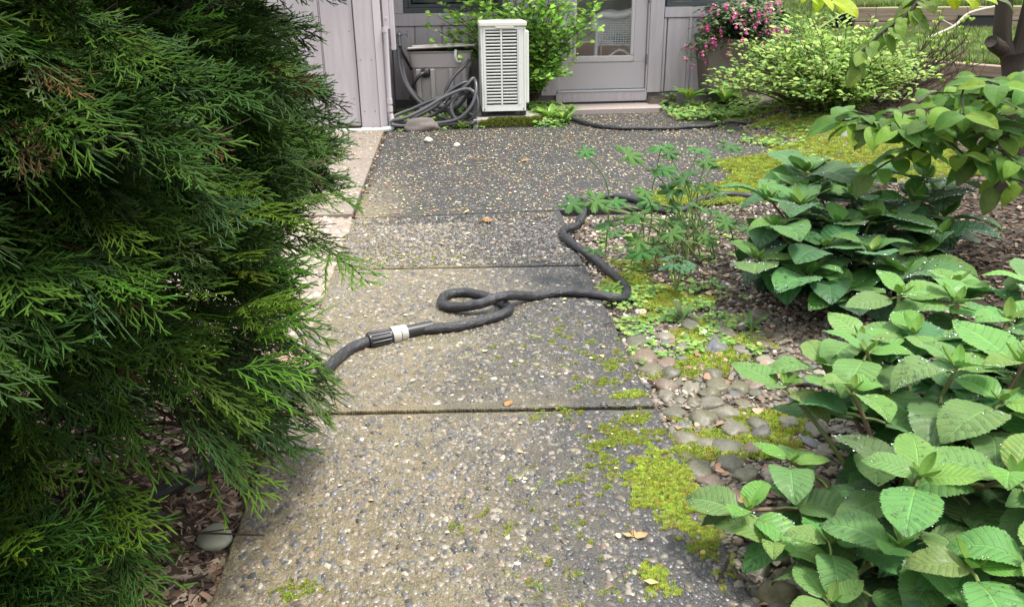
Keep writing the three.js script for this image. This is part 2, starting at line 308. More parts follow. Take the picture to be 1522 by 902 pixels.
{
  const B = (n, ...a) => part(n, box(...a), paint, house);
  const ZM = -9.3, H = 2.75;
  const sheath = mat([0.2, 0.18, 0.185], 0.9);
  // sheathing with real openings: window 1 (-0.38..0.62), door (1.25..2.28), window 2 (2.5..3.1)
  const sh = [];
  const S = (x0, y0, x1, y1) => sh.push(box(x0, y0, ZM - 0.14, x1, y1, ZM - 0.02, 0));
  S(-0.56, 0.0, 1.24, 1.02); S(-0.56, 2.15, 3.25, H); S(-0.56, 1.02, -0.38, 2.15); S(0.62, 1.02, 1.24, 2.15); S(2.29, 0.0, 3.25, 1.05); S(2.29, 1.05, 2.46, 2.15); S(3.2, 1.05, 3.25, 2.15); S(1.24, -0.1, 2.29, 0.05);
  part('sheathing', mergeGeometries(sh), sheath, house);
  // boards under window 1
  const f = (n, x0, y0, x1, y1, d = 0.0) => B(n, x0, y0, ZM - 0.02, x1, y1, ZM + d);
  for (const [a, b] of [[-0.555, -0.312], [-0.298, -0.017], [-0.003, 0.28], [0.294, 0.577], [0.591, 0.87], [0.884, 1.072]]) f('siding_board', a, 0.12, b, 0.895);
  for (const x of [-0.305, -0.01, 0.287, 0.584, 0.877]) f('batten', x - 0.006, 0.125, x + 0.006, 0.89, -0.012);
  f('window_trim', -0.555, 0.9, 0.8, 1.028, 0.018); f('window_trim', -0.555, 1.03, -0.415, 2.2, 0.012); f('window_trim', 0.66, 1.03, 0.8, 2.2, 0.012);
  f('siding_board', 0.81, 0.9, 1.075, 2.2);
  // window 1
  const wf = (x0, x1, y0, y1) => { const w = part('window', mergeGeometries([box(x0, y0, ZM - 0.06, x1, y0 + 0.05, ZM + 0.012), box(x0, y1 - 0.05, ZM - 0.06, x1, y1, ZM + 0.012), box(x0, y0 + 0.051, ZM - 0.06, x0 + 0.05, y1 - 0.051, ZM + 0.012), box(x1 - 0.05, y0 + 0.051, ZM - 0.06, x1, y1 - 0.051, ZM + 0.012)]), darkSash, house);
    part('sash', mergeGeometries([box(x0 + 0.052, y0 + 0.052, ZM - 0.055, x1 - 0.052, y0 + 0.085, ZM - 0.02), box(x0 + 0.052, y0 + 0.086, ZM - 0.055, x0 + 0.085, y1 - 0.055, ZM - 0.02), box(x1 - 0.085, y0 + 0.086, ZM - 0.055, x1 - 0.052, y1 - 0.055, ZM - 0.02)]), darkSash, w);
    part('pane', box(x0 + 0.086, y0 + 0.087, ZM - 0.042, x1 - 0.086, y1 - 0.06, ZM - 0.038, 0), glass, w);
    part('blind', box(x0 + 0.1, y0 + 0.1, ZM - 0.1, x1 - 0.1, y1 - 0.06, ZM - 0.09, 0), mat([0.05, 0.07, 0.06], 0.9), w); };
  wf(-0.412, 0.655, 1.032, 2.14);
  // window 2 on the right
  f('window_trim', 2.455, 0.943, 3.25, 1.05, 0.018); wf(2.47, 3.2, 1.056, 2.14);
  for (const [a, b] of [[2.455, 2.485], [2.5, 2.735], [2.778, 2.985], [3.0, 3.25]]) f('siding_board', a, 0.145, b, 0.938);
  f('batten', 2.739, 0.145, 2.774, 0.938, 0.012);
  // door surround
  f('door_trim', 1.078, 0.13, 1.245, 2.3, 0.02); f('door_trim', 2.292, 0.14, 2.447, 2.3, 0.02); f('door_trim', 1.25, 2.18, 2.287, 2.3, 0.016);
  part('door_jamb', mergeGeometries([box(1.247, 0.13, ZM - 0.14, 1.262, 2.175, ZM + 0.006), box(2.274, 0.13, ZM - 0.14, 2.29, 2.175, ZM + 0.006)]), smoothPaint, house);
  B('threshold_board', 1.247, 0.05, ZM - 0.02, 2.29, 0.155, ZM + 0.022);
  part('sill_strip', box(1.263, 0.158, ZM - 0.13, 2.273, 0.178, ZM + 0.03, 0.004), mat([0.6, 0.6, 0.62], 0.35, { metalness: 0.5 }), house);
  const dz = ZM - 0.03, door = part('door', mergeGeometries([box(1.268, 0.185, dz - 0.045, 2.268, 0.475, dz), box(1.268, 0.476, dz - 0.045, 1.44, 2.17, dz), box(2.13, 0.476, dz - 0.045, 2.268, 2.17, dz), box(1.441, 2.02, dz - 0.045, 2.129, 2.17, dz)]), smoothPaint, house);
  part('glazing_bead', mergeGeometries([box(1.441, 0.477, dz - 0.03, 2.129, 0.545, dz + 0.012, 0.012), box(1.441, 0.546, dz - 0.03, 1.475, 2.018, dz + 0.012, 0.01), box(2.09, 0.546, dz - 0.03, 2.129, 2.018, dz + 0.012, 0.012)]), trimLight, door);
  part('pane', box(1.476, 0.547, dz - 0.026, 2.088, 2.016, dz - 0.02, 0), glass, door);
  for (const y of [0.5, 1.15, 1.9]) part('hinge', mergeGeometries([new THREE.CylinderGeometry(0.009, 0.009, 0.11, 10).translate(2.272, y, ZM + 0.008), box(2.268, y - 0.05, dz + 0.001, 2.288, y + 0.05, dz + 0.005, 0)]), mat([0.25, 0.23, 0.24], 0.4, { metalness: 0.7 }), door);
  part('handle', mergeGeometries([new THREE.SphereGeometry(0.03, 16, 12).scale(1, 1, 0.8).translate(1.34, 1.08, dz + 0.06), new THREE.CylinderGeometry(0.012, 0.012, 0.05, 12).rotateX(Math.PI / 2).translate(1.34, 1.08, dz + 0.028), new THREE.CylinderGeometry(0.032, 0.032, 0.008, 20).rotateX(Math.PI / 2).translate(1.34, 1.08, dz + 0.004)]), mat([0.5, 0.45, 0.35], 0.3, { metalness: 0.9 }), door);
  // the sun room behind the door: floor, walls with wide window openings, ceiling
  const iw = mat([0.34, 0.28, 0.23], 0.8), rm = [];
  rm.push(box(0.7, 0.02, -12.8, 3.4, 0.199, ZM - 0.141, 0), box(0.66, 2.5, -12.8, 3.4, 2.62, ZM - 0.142, 0));
  rm.push(box(0.55, 0.0, -12.8, 0.69, 2.49, ZM - 0.143, 0), box(0.7, 0.2, -12.9, 3.4, 0.45, -12.78, 0), box(0.7, 2.2, -12.9, 3.4, 2.49, -12.78, 0), box(0.7, 0.451, -12.9, 0.95, 2.199, -12.78, 0), box(1.95, 0.451, -12.9, 2.05, 2.199, -12.78, 0), box(3.2, 0.451, -12.9, 3.4, 2.199, -12.78, 0));
  rm.push(box(3.3, 0.2, -12.77, 3.42, 0.6, ZM - 0.145, 0), box(3.3, 2.25, -12.77, 3.42, 2.49, ZM - 0.145, 0), box(3.3, 0.601, -12.77, 3.42, 2.249, -12.4, 0), box(3.3, 0.601, -11.1, 3.42, 2.249, -10.9, 0), box(3.3, 0.601, -9.7, 3.42, 2.249, ZM - 0.145, 0));
  part('inner_wall', mergeGeometries(rm), iw, house);
  for (let k = 0; k < 14; k++) part('wall_panel', box(0.692, 0.205, -12.7 + k * 0.235, 0.705, 2.48, -12.7 + k * 0.235 + 0.225), iw, house);

  // ---- left wing, nearer to the camera
  const ZW = -8.1;
  const S2 = []; const s2 = (x0, y0, x1, y1) => S2.push(box(x0, y0, ZW - 0.14, x1, y1, ZW - 0.02, 0));
  s2(-1.86, 0.03, -0.575, H); s2(-6, 0.03, -2.75, H); s2(-2.75, 0.03, -1.86, 0.86); s2(-2.75, 2.1, -1.86, H);
  S2.push(box(-0.7, 0.03, -9.44, -0.577, H, ZW - 0.141, 0));
  part('sheathing', mergeGeometries(S2), sheath, house);
  part('footing', box(-6, -0.1, ZW - 0.16, -0.59, 0.028, ZW - 0.03, 0.004), mat([0.26, 0.16, 0.12], 0.9), house);
  const w = (n, x0, y0, x1, y1, d = 0, m = paint) => part(n, box(x0, y0, ZW - 0.02, x1, y1, ZW + d), m, house);
  w('siding_board', -1.135, 0.04, -0.838, 2.7); w('siding_board', -1.44, 0.04, -1.155, 2.7); w('siding_board', -1.735, 0.04, -1.46, 2.7);
  w('batten', -1.152, 0.045, -1.139, 2.7, -0.01); w('batten', -1.457, 0.045, -1.443, 2.7, -0.01);
  w('corner_board', -0.826, 0.015, -0.648, 2.7, 0.022); w('corner_board', -0.646, 0.02, -0.578, 2.7, 0.03, trimLight);
  w('window_trim', -1.86, 0.82, -1.742, 2.2, 0.015, trimLight); w('window_trim', -2.75, 0.82, -1.865, 0.93, 0.015, trimLight);
  for (const x of [-2.05, -2.35, -2.65, -2.95, -3.25, -3.55, -3.85]) w('siding_board', x - 0.143, 0.04, x + 0.143, x < -2.75 ? 2.7 : 0.815);
  const wl = part('window', mergeGeometries([box(-2.74, 0.935, ZW - 0.06, -1.87, 0.99, ZW + 0.01), box(-1.92, 0.992, ZW - 0.06, -1.868, 2.1, ZW + 0.01), box(-2.74, 0.992, ZW - 0.06, -2.69, 2.1, ZW + 0.01)]), darkSash, house);
  part('pane', box(-2.688, 0.993, ZW - 0.04, -1.922, 2.1, ZW - 0.036, 0), glass, wl);
  part('blind', box(-2.68, 0.995, ZW - 0.1, -1.93, 2.1, ZW - 0.09, 0), mat([0.07, 0.075, 0.08], 0.9), wl);
  // nail heads on the boards
  const nail = new THREE.CylinderGeometry(0.005, 0.005, 0.003, 8).rotateX(Math.PI / 2), nm = mat([0.06, 0.055, 0.06], 0.6);
  for (const [x, y] of [[-1.09, 0.9], [-0.88, 0.92], [-1.08, 0.3], [-0.885, 0.3], [-0.79, 0.18], [-0.69, 0.18], [-0.79, 0.66], [-0.69, 0.66], [-1.2, 0.9], [-1.4, 0.88]]) { const o = part('nail', nail, nm, house); o.position.set(x, y, ZW + (x > -0.82 ? 0.0225 : 0.001)); }
  // recess side wall boards
  for (let k = 0; k < 4; k++) part('siding_board', box(-0.576, 0.04, -9.29 + k * 0.29, -0.562, 2.7, -9.29 + k * 0.29 + 0.278), paint, house);
  // trim board hanging beside the corner, and the roof with eaves
  part('conduit_cover', mergeGeometries([box(-0.56, 0.93, ZW - 0.12, -0.5, 2.3, ZW - 0.015, 0.006), box(-0.499, 0.74, ZW - 0.13, -0.455, 2.3, ZW - 0.03, 0.006)]), smoothPaint, house);
  part('cover_screw', new THREE.CylinderGeometry(0.012, 0.013, 0.006, 14).rotateX(Math.PI / 2).translate(-0.53, 1.03, ZW - 0.012), smoothPaint, house);
  part('soffit', mergeGeometries([box(-6.2, 2.755, -12.95, 3.6, 2.9, -9.0, 0.01), box(-6.2, 2.756, -8.99, -0.3, 2.9, -7.8, 0.01)]), trimLight, house);
  const rf = mat([0.07, 0.065, 0.06], 0.9); const g = new MB();
  const a = g.v(-6.4, 2.9, -7.6), b = g.v(3.7, 2.9, -8.8), c = g.v(3.7, 3.9, -10.9), d = g.v(-6.4, 3.9, -10.9), e = g.v(3.7, 2.9, -13.1), h = g.v(-6.4, 2.9, -13.1); g.q(a, b, c, d); g.q(d, c, e, h); g.t(b, e, c); g.t(a, d, h);
  part('roof', g.build(), rf, house);
  part('side_wall', mergeGeometries([box(3.43, -0.1, -12.9, 3.5, 0.45, -9.3, 0), box(-6, -0.1, -12.9, -5.9, 2.74, -8.3, 0), box(-6, -0.1, -12.95, 0.54, 2.74, -12.85, 0)]), paint, house);
}
// doorstep
{ const m = new THREE.MeshStandardMaterial({ color: col([0.4, 0.335, 0.31]), roughness: 0.9, bumpMap: woodBump, bumpScale: 0.002 });
  const st = thing('doorstep', 'low pinkish concrete doorstep below the glazed door', 'doorstep', [1.8, 0, -9.0]);
  part('tread', box(-0.62, -0.05, -0.26, 0.62, 0.03, 0.14, 0.008), m, st); }
// drain pipe on the corner
{
  const pm = mat([0.42, 0.42, 0.4], 0.5), pg = mat([0.44, 0.46, 0.43], 0.5), t = thing('drain_pipe', 'pale plastic pipe down the house corner that turns left along the pavement', 'pipe', [-0.545, 0, -8.06]);
  part('pipe', new MB().tube([V(0.01, 0.96, -0.0), V(0.005, 0.5, 0), V(0, 0.17, 0)], 0.021, 14).build(), smoothPaint, t);
  part('pipe', new MB().tube(curve([[0, 0.165, 0], [0.012, 0.11, 0.005], [0.015, 0.06, 0.02]], 8), 0.024, 14).build(), smoothPaint, t);
  for (const y of [0.2, 0.275, 0.93]) part('coupling', new THREE.CylinderGeometry(0.027, 0.027, y > 0.9 ? 0.04 : 0.05, 16).translate(0.002, y, 0), smoothPaint, t);
  part('elbow', new MB().tube(curve([[0.018, 0.075, 0.02], [0.012, 0.03, 0.03], [-0.03, 0.012, 0.05], [-0.08, 0.008, 0.055]], 14), 0.03, 14).build(), pg, t);
  part('pipe', new MB().tube([V(-0.075, 0.0075, 0.055), V(-0.3, 0.007, 0.06), V(-1.2, 0.006, 0.08), V(-2.4, 0.006, 0.08)], 0.026, 14).build(), pg, t);
  part('coupling', new THREE.CylinderGeometry(0.031, 0.031, 0.09, 16).rotateZ(Math.PI / 2).translate(-0.24, 0.0075, 0.058), pg, t);
}
// heat pump and its pad
{
  const beige = mat([0.72, 0.72, 0.68], 0.45), cream = mat([0.72, 0.7, 0.6], 0.5), t = thing('air_conditioner', 'tall beige outdoor air conditioning unit with two columns of louvres', 'air conditioner', [0.575, 0.1, -8.2]);
  const D = 0.8, x0 = -0.215, x1 = 0.225, y0 = 0.03, y1 = 0.83;
  part('body', mergeGeometries([box(x0, y0, -D, x0 + 0.02, y1, 0, 0.006), box(x1 - 0.02, y0, -D, x1, y1, 0, 0.006), box(x0 + 0.021, y0, -D, x1 - 0.021, y1, -D + 0.02, 0.004), box(x0 + 0.021, y0, -0.012, x1 - 0.021, y0 + 0.062, 0.0, 0.004), box(x0 + 0.021, y1 - 0.025, -0.012, x1 - 0.021, y1, 0.0, 0.004), box(x0 + 0.021, y0 + 0.063, -0.012, x0 + 0.05, y1 - 0.026, 0.0, 0.004), box(x1 - 0.085, y0 + 0.063, -0.012, x1 - 0.021, y1 - 0.026, 0.0, 0.004)]), beige, t);
  part('rib', box(x1 - 0.07, y0 + 0.065, 0.001, x1 - 0.055, y1 - 0.03, 0.006, 0.002), beige, t);
  part('mullion', box(-0.022, y0 + 0.063, -0.014, -0.005, y1 - 0.026, 0.003, 0.003), beige, t);
  part('coil', box(x0 + 0.03, y0 + 0.04, -0.2, x1 - 0.04, y1 - 0.02, -0.07, 0), mat([0.05, 0.055, 0.06], 0.6, { metalness: 0.4 }), t);
  const n = 23, s = box(-0.071, -0.007, -0.014, 0.071, 0.007, 0.0, 0.003), s2 = box(-0.069, -0.007, -0.014, 0.069, 0.007, 0.0, 0.003);
  for (let k = 0; k < n; k++) for (const [cx, g] of [[-0.0935, s], [0.0665, s2]]) { const o = part('louvre', g, beige, t); o.position.set(cx, y0 + 0.084 + k * (y1 - y0 - 0.13) / (n - 1), 0.002); o.rotation.x = 0.35; }
  part('top_cover', mergeGeometries([box(x0 - 0.012, y1 + 0.002, -D - 0.01, x1 + 0.012, y1 + 0.05, 0.014, 0.014), box(-0.07, y1 - 0.012, 0.001, 0.11, y1 + 0.01, 0.012, 0.004)]), cream, t);
  part('side_cover', box(x1 + 0.001, 0.1, -0.24, x1 + 0.035, 0.79, -0.03, 0.012), beige, t);
  part('side_latch', box(x0 - 0.012, 0.62, -0.08, x0 - 0.001, 0.66, -0.03, 0.004), mat([0.3, 0.3, 0.3], 0.5), t);
  for (const x of [x0 + 0.025, x1 - 0.025]) { part('screw', new THREE.CylinderGeometry(0.007, 0.007, 0.004, 10).rotateX(Math.PI / 2).translate(x, y0 + 0.02, 0.002), mat([0.2, 0.2, 0.2], 0.4, { metalness: 0.8 }), t); for (const z of [-0.08, -D + 0.08]) part('foot', box(x - 0.03, -0.018, z - 0.04, x + 0.03, y0 - 0.001, z + 0.04, 0.004), dark, t); }
  const pad = thing('concrete_pad', 'mossy concrete pad under the outdoor air conditioning unit', 'concrete pad', [0.59, 0, -8.55]);
  part('block', box(-0.33, -0.06, -0.6, 0.36, 0.075, 0.47, 0.012), new THREE.MeshStandardMaterial({ color: col([0.3, 0.28, 0.27]), roughness: 0.9, bumpMap: woodBump, bumpScale: 0.003 }), pad);
}
// wicker armchair indoors, seen through the door
{
  const wm = mat([0.84, 0.86, 0.86], 0.6), t = thing('wicker_chair', 'white wicker armchair indoors behind the glass of the door', 'chair', [2.13, 0.2, -10.25], Math.PI - 0.25); t.scale.setScalar(1.12);
  const weave = (n, P, sheetN, sheetM, name) => { const b = new MB(); for (let i = 0; i <= sheetN; i++) { const pts = []; for (let j = 0; j <= sheetM; j++) { const p = P(i / sheetN, j / sheetM); pts.push(V(p[0], p[1], p[2] + 0.004 * ((i + j) % 2 ? 1 : -1))); } b.tube(pts, 0.0042, 4, false); } for (let j = 0; j <= n; j++) { const pts = []; for (let i = 0; i <= sheetN * 2; i++) { const p = P(i / sheetN / 2, j / n); pts.push(V(p[0], p[1], p[2] - 0.003 * ((i + j) % 2 ? 1 : -1))); } b.tube(pts, 0.0055, 4, false); } part(name, b.build(), wm, t); };
  // the chair faces right; its left arm and leg are nearest to the camera
  weave(14, (u, v) => [-0.30 + 0.5 * u, 0.36 + 0.01 * Math.sin(u * 3), 0.28 - 0.56 * v], 22, 16, 'seat');
  weave(16, (u, v) => [-0.28 - 0.12 * u, 0.36 + 0.72 * u, 0.3 - 0.6 * v], 26, 16, 'backrest');
  for (const z of [0.32, -0.32]) {
    weave(12, (u, v) => [-0.3 + 0.5 * u, 0.37 + 0.27 * v, z + 0.02 * Math.sin(v * 3)], 18, 12, 'arm_panel');
    part('arm', tubeG([[-0.36, 0.9, z], [-0.2, 0.72, z], [-0.02, 0.66, z], [0.14, 0.67, z], [0.24, 0.62, z], [0.24, 0.52, z]], 0.035, 12, 24), wm, t);
    for (const x of [-0.28, 0.2]) part('leg', tubeG([[x, 0.62, z], [x + 0.01, 0.3, z], [x + (x > 0 ? 0.03 : -0.04), 0.0, z * 1.04]], 0.021, 10, 8), wm, t);
    part('stretcher', tubeG([[-0.3, 0.08, z], [-0.05, 0.32, z], [0.22, 0.08, z]], 0.013, 8, 14), wm, t);
  }
  part('front_rail', tubeG([[0.21, 0.34, 0.32], [0.21, 0.34, -0.32]], 0.024, 10), wm, t);
  part('top_rail', tubeG([[-0.36, 0.9, 0.32], [-0.41, 1.1, 0.2], [-0.42, 1.14, 0], [-0.41, 1.1, -0.2], [-0.36, 0.9, -0.32]], 0.03, 12, 20), wm, t);
  const cu = thing('cushion', 'green cushion lying on the white wicker armchair', 'cushion', [2.2, 0.6, -10.27], Math.PI - 0.25);
  part('pad', new RoundedBoxGeometry(0.42, 0.1, 0.5, 4, 0.045).translate(-0.1, 0.055, 0), mat([0.16, 0.3, 0.24], 0.9), cu);
}
// ------------------------------------------------------------------ hoses, tap, bin, planter, timbers, stones
const rubber = new THREE.MeshStandardMaterial({ map: dataTex(256, 256, (u, v) => { const d = sm(0.1, 0.6, fbm(u * 9, v * 7, 5)) * 0.6 + sm(0.45, 0.6, noise(u * 40, v * 16, 9)) * 0.7; return mix3([0.024, 0.024, 0.028], [0.1, 0.097, 0.092], d); }, true, [2, 3]), roughness: 0.36, bumpMap: dataTex(256, 256, (u, v) => 0.5 + 0.3 * noise(u * 14, v * 5, 3) + 0.2 * noise(u * 60, v * 60, 7), false, [2, 3]), bumpScale: 0.004 });
const rubberGrey = mat([0.055, 0.055, 0.062], 0.34), rubberBlack = mat([0.025, 0.026, 0.028], 0.4);
{ // the thick hose on the path
  const t = thing('garden_hose', 'thick dark grey hose looped across the middle of the path with a silver coupling', 'hose');
  const R = 0.0218, y = R - 0.003;
  const wob = (pts, n) => { const c = curve(pts, n); c.forEach((p, i) => { p.x += 0.004 * noise(i * 0.21, 3, 1); p.z += 0.004 * noise(i * 0.23, 9, 1); }); return c; };
  const fat = (k) => (q, i) => R * (1 + 0.06 * noise(i * 0.3, k, 2) + 0.03 * noise(i * 0.9, k, 5));
  const A = wob([[-1.1, -0.012, -1.78], [-0.94, -0.005, -1.92], [-0.87, 0.0, -2.01], [-0.77, 0.005, -2.13], [-0.68, y, -2.33], [-0.58, y, -2.53], [-0.5, y, -2.7], [-0.43, y, -2.88], [-0.375, y, -2.95], [-0.34, y, -2.975]], 90);
  part('hose', new MB().tube(A, fat(1), 14).build(), rubber, t);
  const Bp = wob([[-0.15, y, -3.065], [-0.08, y, -3.07], [0.0, y, -3.08], [0.08, y, -3.115], [0.16, y, -3.16], [0.21, y, -3.2], [0.235, y, -3.235], [0.235, y - 0.002, -3.275], [0.215, y - 0.002, -3.32], [0.17, y - 0.001, -3.385], [0.11, y, -3.44], [0.04, y, -3.475], [-0.02, y, -3.46], [-0.055, y, -3.4], [-0.045, y + 0.004, -3.315], [0.03, y + 0.012, -3.265], [0.12, y + 0.03, -3.255], [0.2, y + 0.045, -3.285], [0.27, y + 0.03, -3.33], [0.36, y, -3.39], [0.5, y, -3.425], [0.64, y, -3.38], [0.73, y - 0.015, -3.36], [0.79, y - 0.03, -3.41], [0.815, y - 0.03, -3.54], [0.79, y - 0.03, -3.72], [0.73, y - 0.012, -3.92], [0.66, y, -4.12], [0.625, y, -4.28], [0.64, y, -4.4], [0.7, y - 0.01, -4.48], [0.745, y - 0.01, -4.54]], 320);
  part('hose', new MB().tube(Bp, fat(2), 14).build(), rubber, t);
  part('hose', new MB().tube(wob([[0.745, y - 0.01, -4.54], [0.79, 0.02, -4.66], [0.84, 0.04, -4.86], [0.95, y + 0.005, -5.05], [1.06, y + 0.003, -5.12], [1.15, y + 0.003, -5.06], [1.23, y, -4.95], [1.3, 0.0, -4.82], [1.45, 0.0, -4.8], [1.6, 0.02, -4.95], [1.8, y + 0.01, -5.03], [2.0, y + 0.01, -4.98], [2.3, y + 0.01, -5.25], [2.6, y + 0.01, -5.5], [3.0, 0.03, -5.7]], 130), (q, i) => R * (i < 22 ? 1.12 : 1), 14).build(), rubberBlack, t);
  // coupling: black ribbed collar and two pale metal rings
  const c0 = V(-0.345, R, -2.972), c1 = V(-0.145, R, -3.066), at = u => c0.clone().lerp(c1, u), seg = (a, b, r, s = 24) => new MB().tube([at(a), at(a + 0.01), at(b - 0.01), at(b)], (q, i) => (i === 0 || i === 3) ? r * 0.93 : r, s).build();
  const cg = []; cg.push(seg(-0.02, 0.42, 0.033)); for (let k = 0; k < 14; k++) { const a = k / 14 * 6.283, ax = c1.clone().sub(c0).normalize(), sd = V(-ax.z, 0, ax.x), o = sd.multiplyScalar(Math.cos(a) * 0.033).add(V(0, Math.sin(a) * 0.033, 0)); cg.push(new MB().tube([at(0.02).add(o), at(0.38).add(o)], 0.0038, 6).build()); }
  part('collar', mergeGeometries(cg), rubberBlack, t);
  const sil = mat([0.55, 0.54, 0.48], 0.42, { metalness: 0.35 });
  part('ring', seg(0.425, 0.58, 0.036), sil, t); part('ring', seg(0.59, 0.72, 0.034), sil, t);
  part('sleeve', seg(0.72, 1.25, 0.0255), rubberBlack, t);
}
{ const t = thing('garden_hose', 'thin dark hose lying across the far end of the path towards the azalea', 'hose');
  part('hose', tubeG([[1.1, 0.03, -8.5], [1.25, 0.03, -8.25], [1.38, 0.022, -7.98], [1.5, 0.02, -7.8], [1.68, 0.02, -7.68], [1.83, 0.02, -7.66], [2.14, 0.02, -7.6], [2.3, 0.02, -7.66], [2.49, 0.02, -7.66], [2.66, 0.025, -7.76], [2.81, 0.03, -7.83], [2.95, 0.02, -7.78], [3.25, 0.02, -7.86], [3.6, 0.05, -8.05]], 0.02, 12, 120), rubber, t); }
{ const t = thing('coiled_hose', 'heap of coiled grey garden hose on the ground beside the air conditioner', 'hose');
  const r = 0.0175;
  const H = (pts, n, m) => part('coil', tubeG(pts, r, 10, n), m, t);
  H([[-0.47, 0.72, -8.75], [-0.45, 0.52, -8.62], [-0.38, 0.34, -8.5], [-0.25, 0.2, -8.42], [-0.08, 0.13, -8.35], [0.1, 0.16, -8.3], [0.22, 0.3, -8.25], [0.29, 0.44, -8.22], [0.3, 0.34, -8.12], [0.24, 0.2, -8.05], [0.1, 0.09, -8.02], [-0.15, 0.06, -8.0], [-0.45, 0.08, -8.02], [-0.52, 0.115, -8.1], [-0.35, 0.17, -8.2], [-0.1, 0.25, -8.28], [0.12, 0.25, -8.3]], 120, rubberGrey);
  H([[-0.46, 0.7, -8.8], [-0.43, 0.46, -8.66], [-0.3, 0.25, -8.52], [-0.1, 0.17, -8.42], [0.02, 0.14, -8.3], [0.06, 0.05, -8.2], [-0.04, 0.03, -8.1], [-0.3, 0.03, -8.04], [-0.5, 0.025, -8.06], [-0.5, 0.03, -8.2], [-0.2, 0.03, -8.25], [0.1, 0.03, -8.1], [0.3, 0.05, -8.08]], 110, rubberGrey);
  H([[-0.02, 0.2, -8.4], [0.02, 0.35, -8.42], [0.1, 0.46, -8.46], [0.2, 0.54, -8.52], [0.26, 0.6, -8.58]], 40, rubberGrey);
  H([[0.27, 0.42, -8.3], [0.16, 0.4, -8.25], [0.02, 0.32, -8.22], [-0.1, 0.2, -8.18], [-0.3, 0.1, -8.16], [-0.4, 0.05, -8.16]], 40, rubberGrey);
  H([[0.28, 0.32, -8.25], [0.14, 0.3, -8.2], [0.05, 0.2, -8.14], [0.1, 0.08, -8.1], [0.22, 0.16, -8.14], [0.3, 0.3, -8.18], [0.31, 0.42, -8.22]], 50, rubberGrey);
  H([[-0.45, 0.63, -8.78], [-0.4, 0.4, -8.6], [-0.22, 0.2, -8.46], [0.02, 0.12, -8.36], [0.2, 0.1, -8.25], [0.28, 0.2, -8.2], [0.24, 0.36, -8.22], [0.1, 0.34, -8.26], [-0.02, 0.22, -8.2]], 70, rubberBlack);
  H([[-0.44, 0.6, -8.72], [-0.38, 0.36, -8.56], [-0.22, 0.16, -8.4], [-0.02, 0.06, -8.28], [0.2, 0.05, -8.16], [0.3, 0.14, -8.1], [0.3, 0.3, -8.12], [0.2, 0.36, -8.16], [0.0, 0.3, -8.12], [-0.2, 0.2, -8.06], [-0.4, 0.12, -8.0], [-0.53, 0.09, -8.02], [-0.5, 0.05, -8.0], [-0.2, 0.045, -7.99], [0.1, 0.05, -8.03]], 110, mat([0.085, 0.083, 0.09], 0.36));
  H([[-0.3, 0.04, -8.3], [-0.1, 0.12, -8.24], [0.08, 0.26, -8.2], [0.22, 0.4, -8.2], [0.29, 0.45, -8.24], [0.31, 0.3, -8.2], [0.25, 0.12, -8.18], [0.12, 0.05, -8.2]], 60, mat([0.07, 0.07, 0.078], 0.36));
  H([[0.2, 0.14, -8.16], [0.27, 0.1, -8.12], [0.29, 0.04, -8.1], [0.22, 0.02, -8.09]], 20, rubberGrey); }
{ // wall tap with its own hose
  const t = thing('garden_tap', 'metal garden tap on the house wall with a black hose screwed on', 'tap', [-0.47, 0.82, -9.29]), m = mat([0.42, 0.44, 0.47], 0.35, { metalness: 0.8 });
  part('body', mergeGeometries([new THREE.CylinderGeometry(0.016, 0.018, 0.12, 14).rotateX(Math.PI / 2).translate(0, 0, 0.06), new THREE.CylinderGeometry(0.02, 0.02, 0.07, 14).translate(0, -0.03, 0.11), new THREE.SphereGeometry(0.026, 14, 10).translate(0, 0, 0.11), new THREE.CylinderGeometry(0.028, 0.03, 0.008, 16).rotateX(Math.PI / 2).translate(0, 0, 0.004)]), m, t);
  part('handle', mergeGeometries([new THREE.TorusGeometry(0.028, 0.006, 8, 18).rotateY(Math.PI / 2).translate(0.085, 0.005, 0.11), new THREE.CylinderGeometry(0.007, 0.007, 0.08, 8).rotateZ(Math.PI / 2).translate(0.045, 0.005, 0.11), new THREE.BoxGeometry(0.006, 0.05, 0.008).translate(0.085, 0.005, 0.11), new THREE.BoxGeometry(0.006, 0.008, 0.05).translate(0.085, 0.005, 0.11)]), m, t);
  part('connector', new THREE.CylinderGeometry(0.023, 0.025, 0.045, 14).translate(0, -0.09, 0.11), m, t);
  part('hose', tubeG([[0, -0.1, 0.11], [0.015, -0.16, 0.14], [0.06, -0.25, 0.2], [0.12, -0.34, 0.3]], 0.017, 10, 24), rubberBlack, t); }
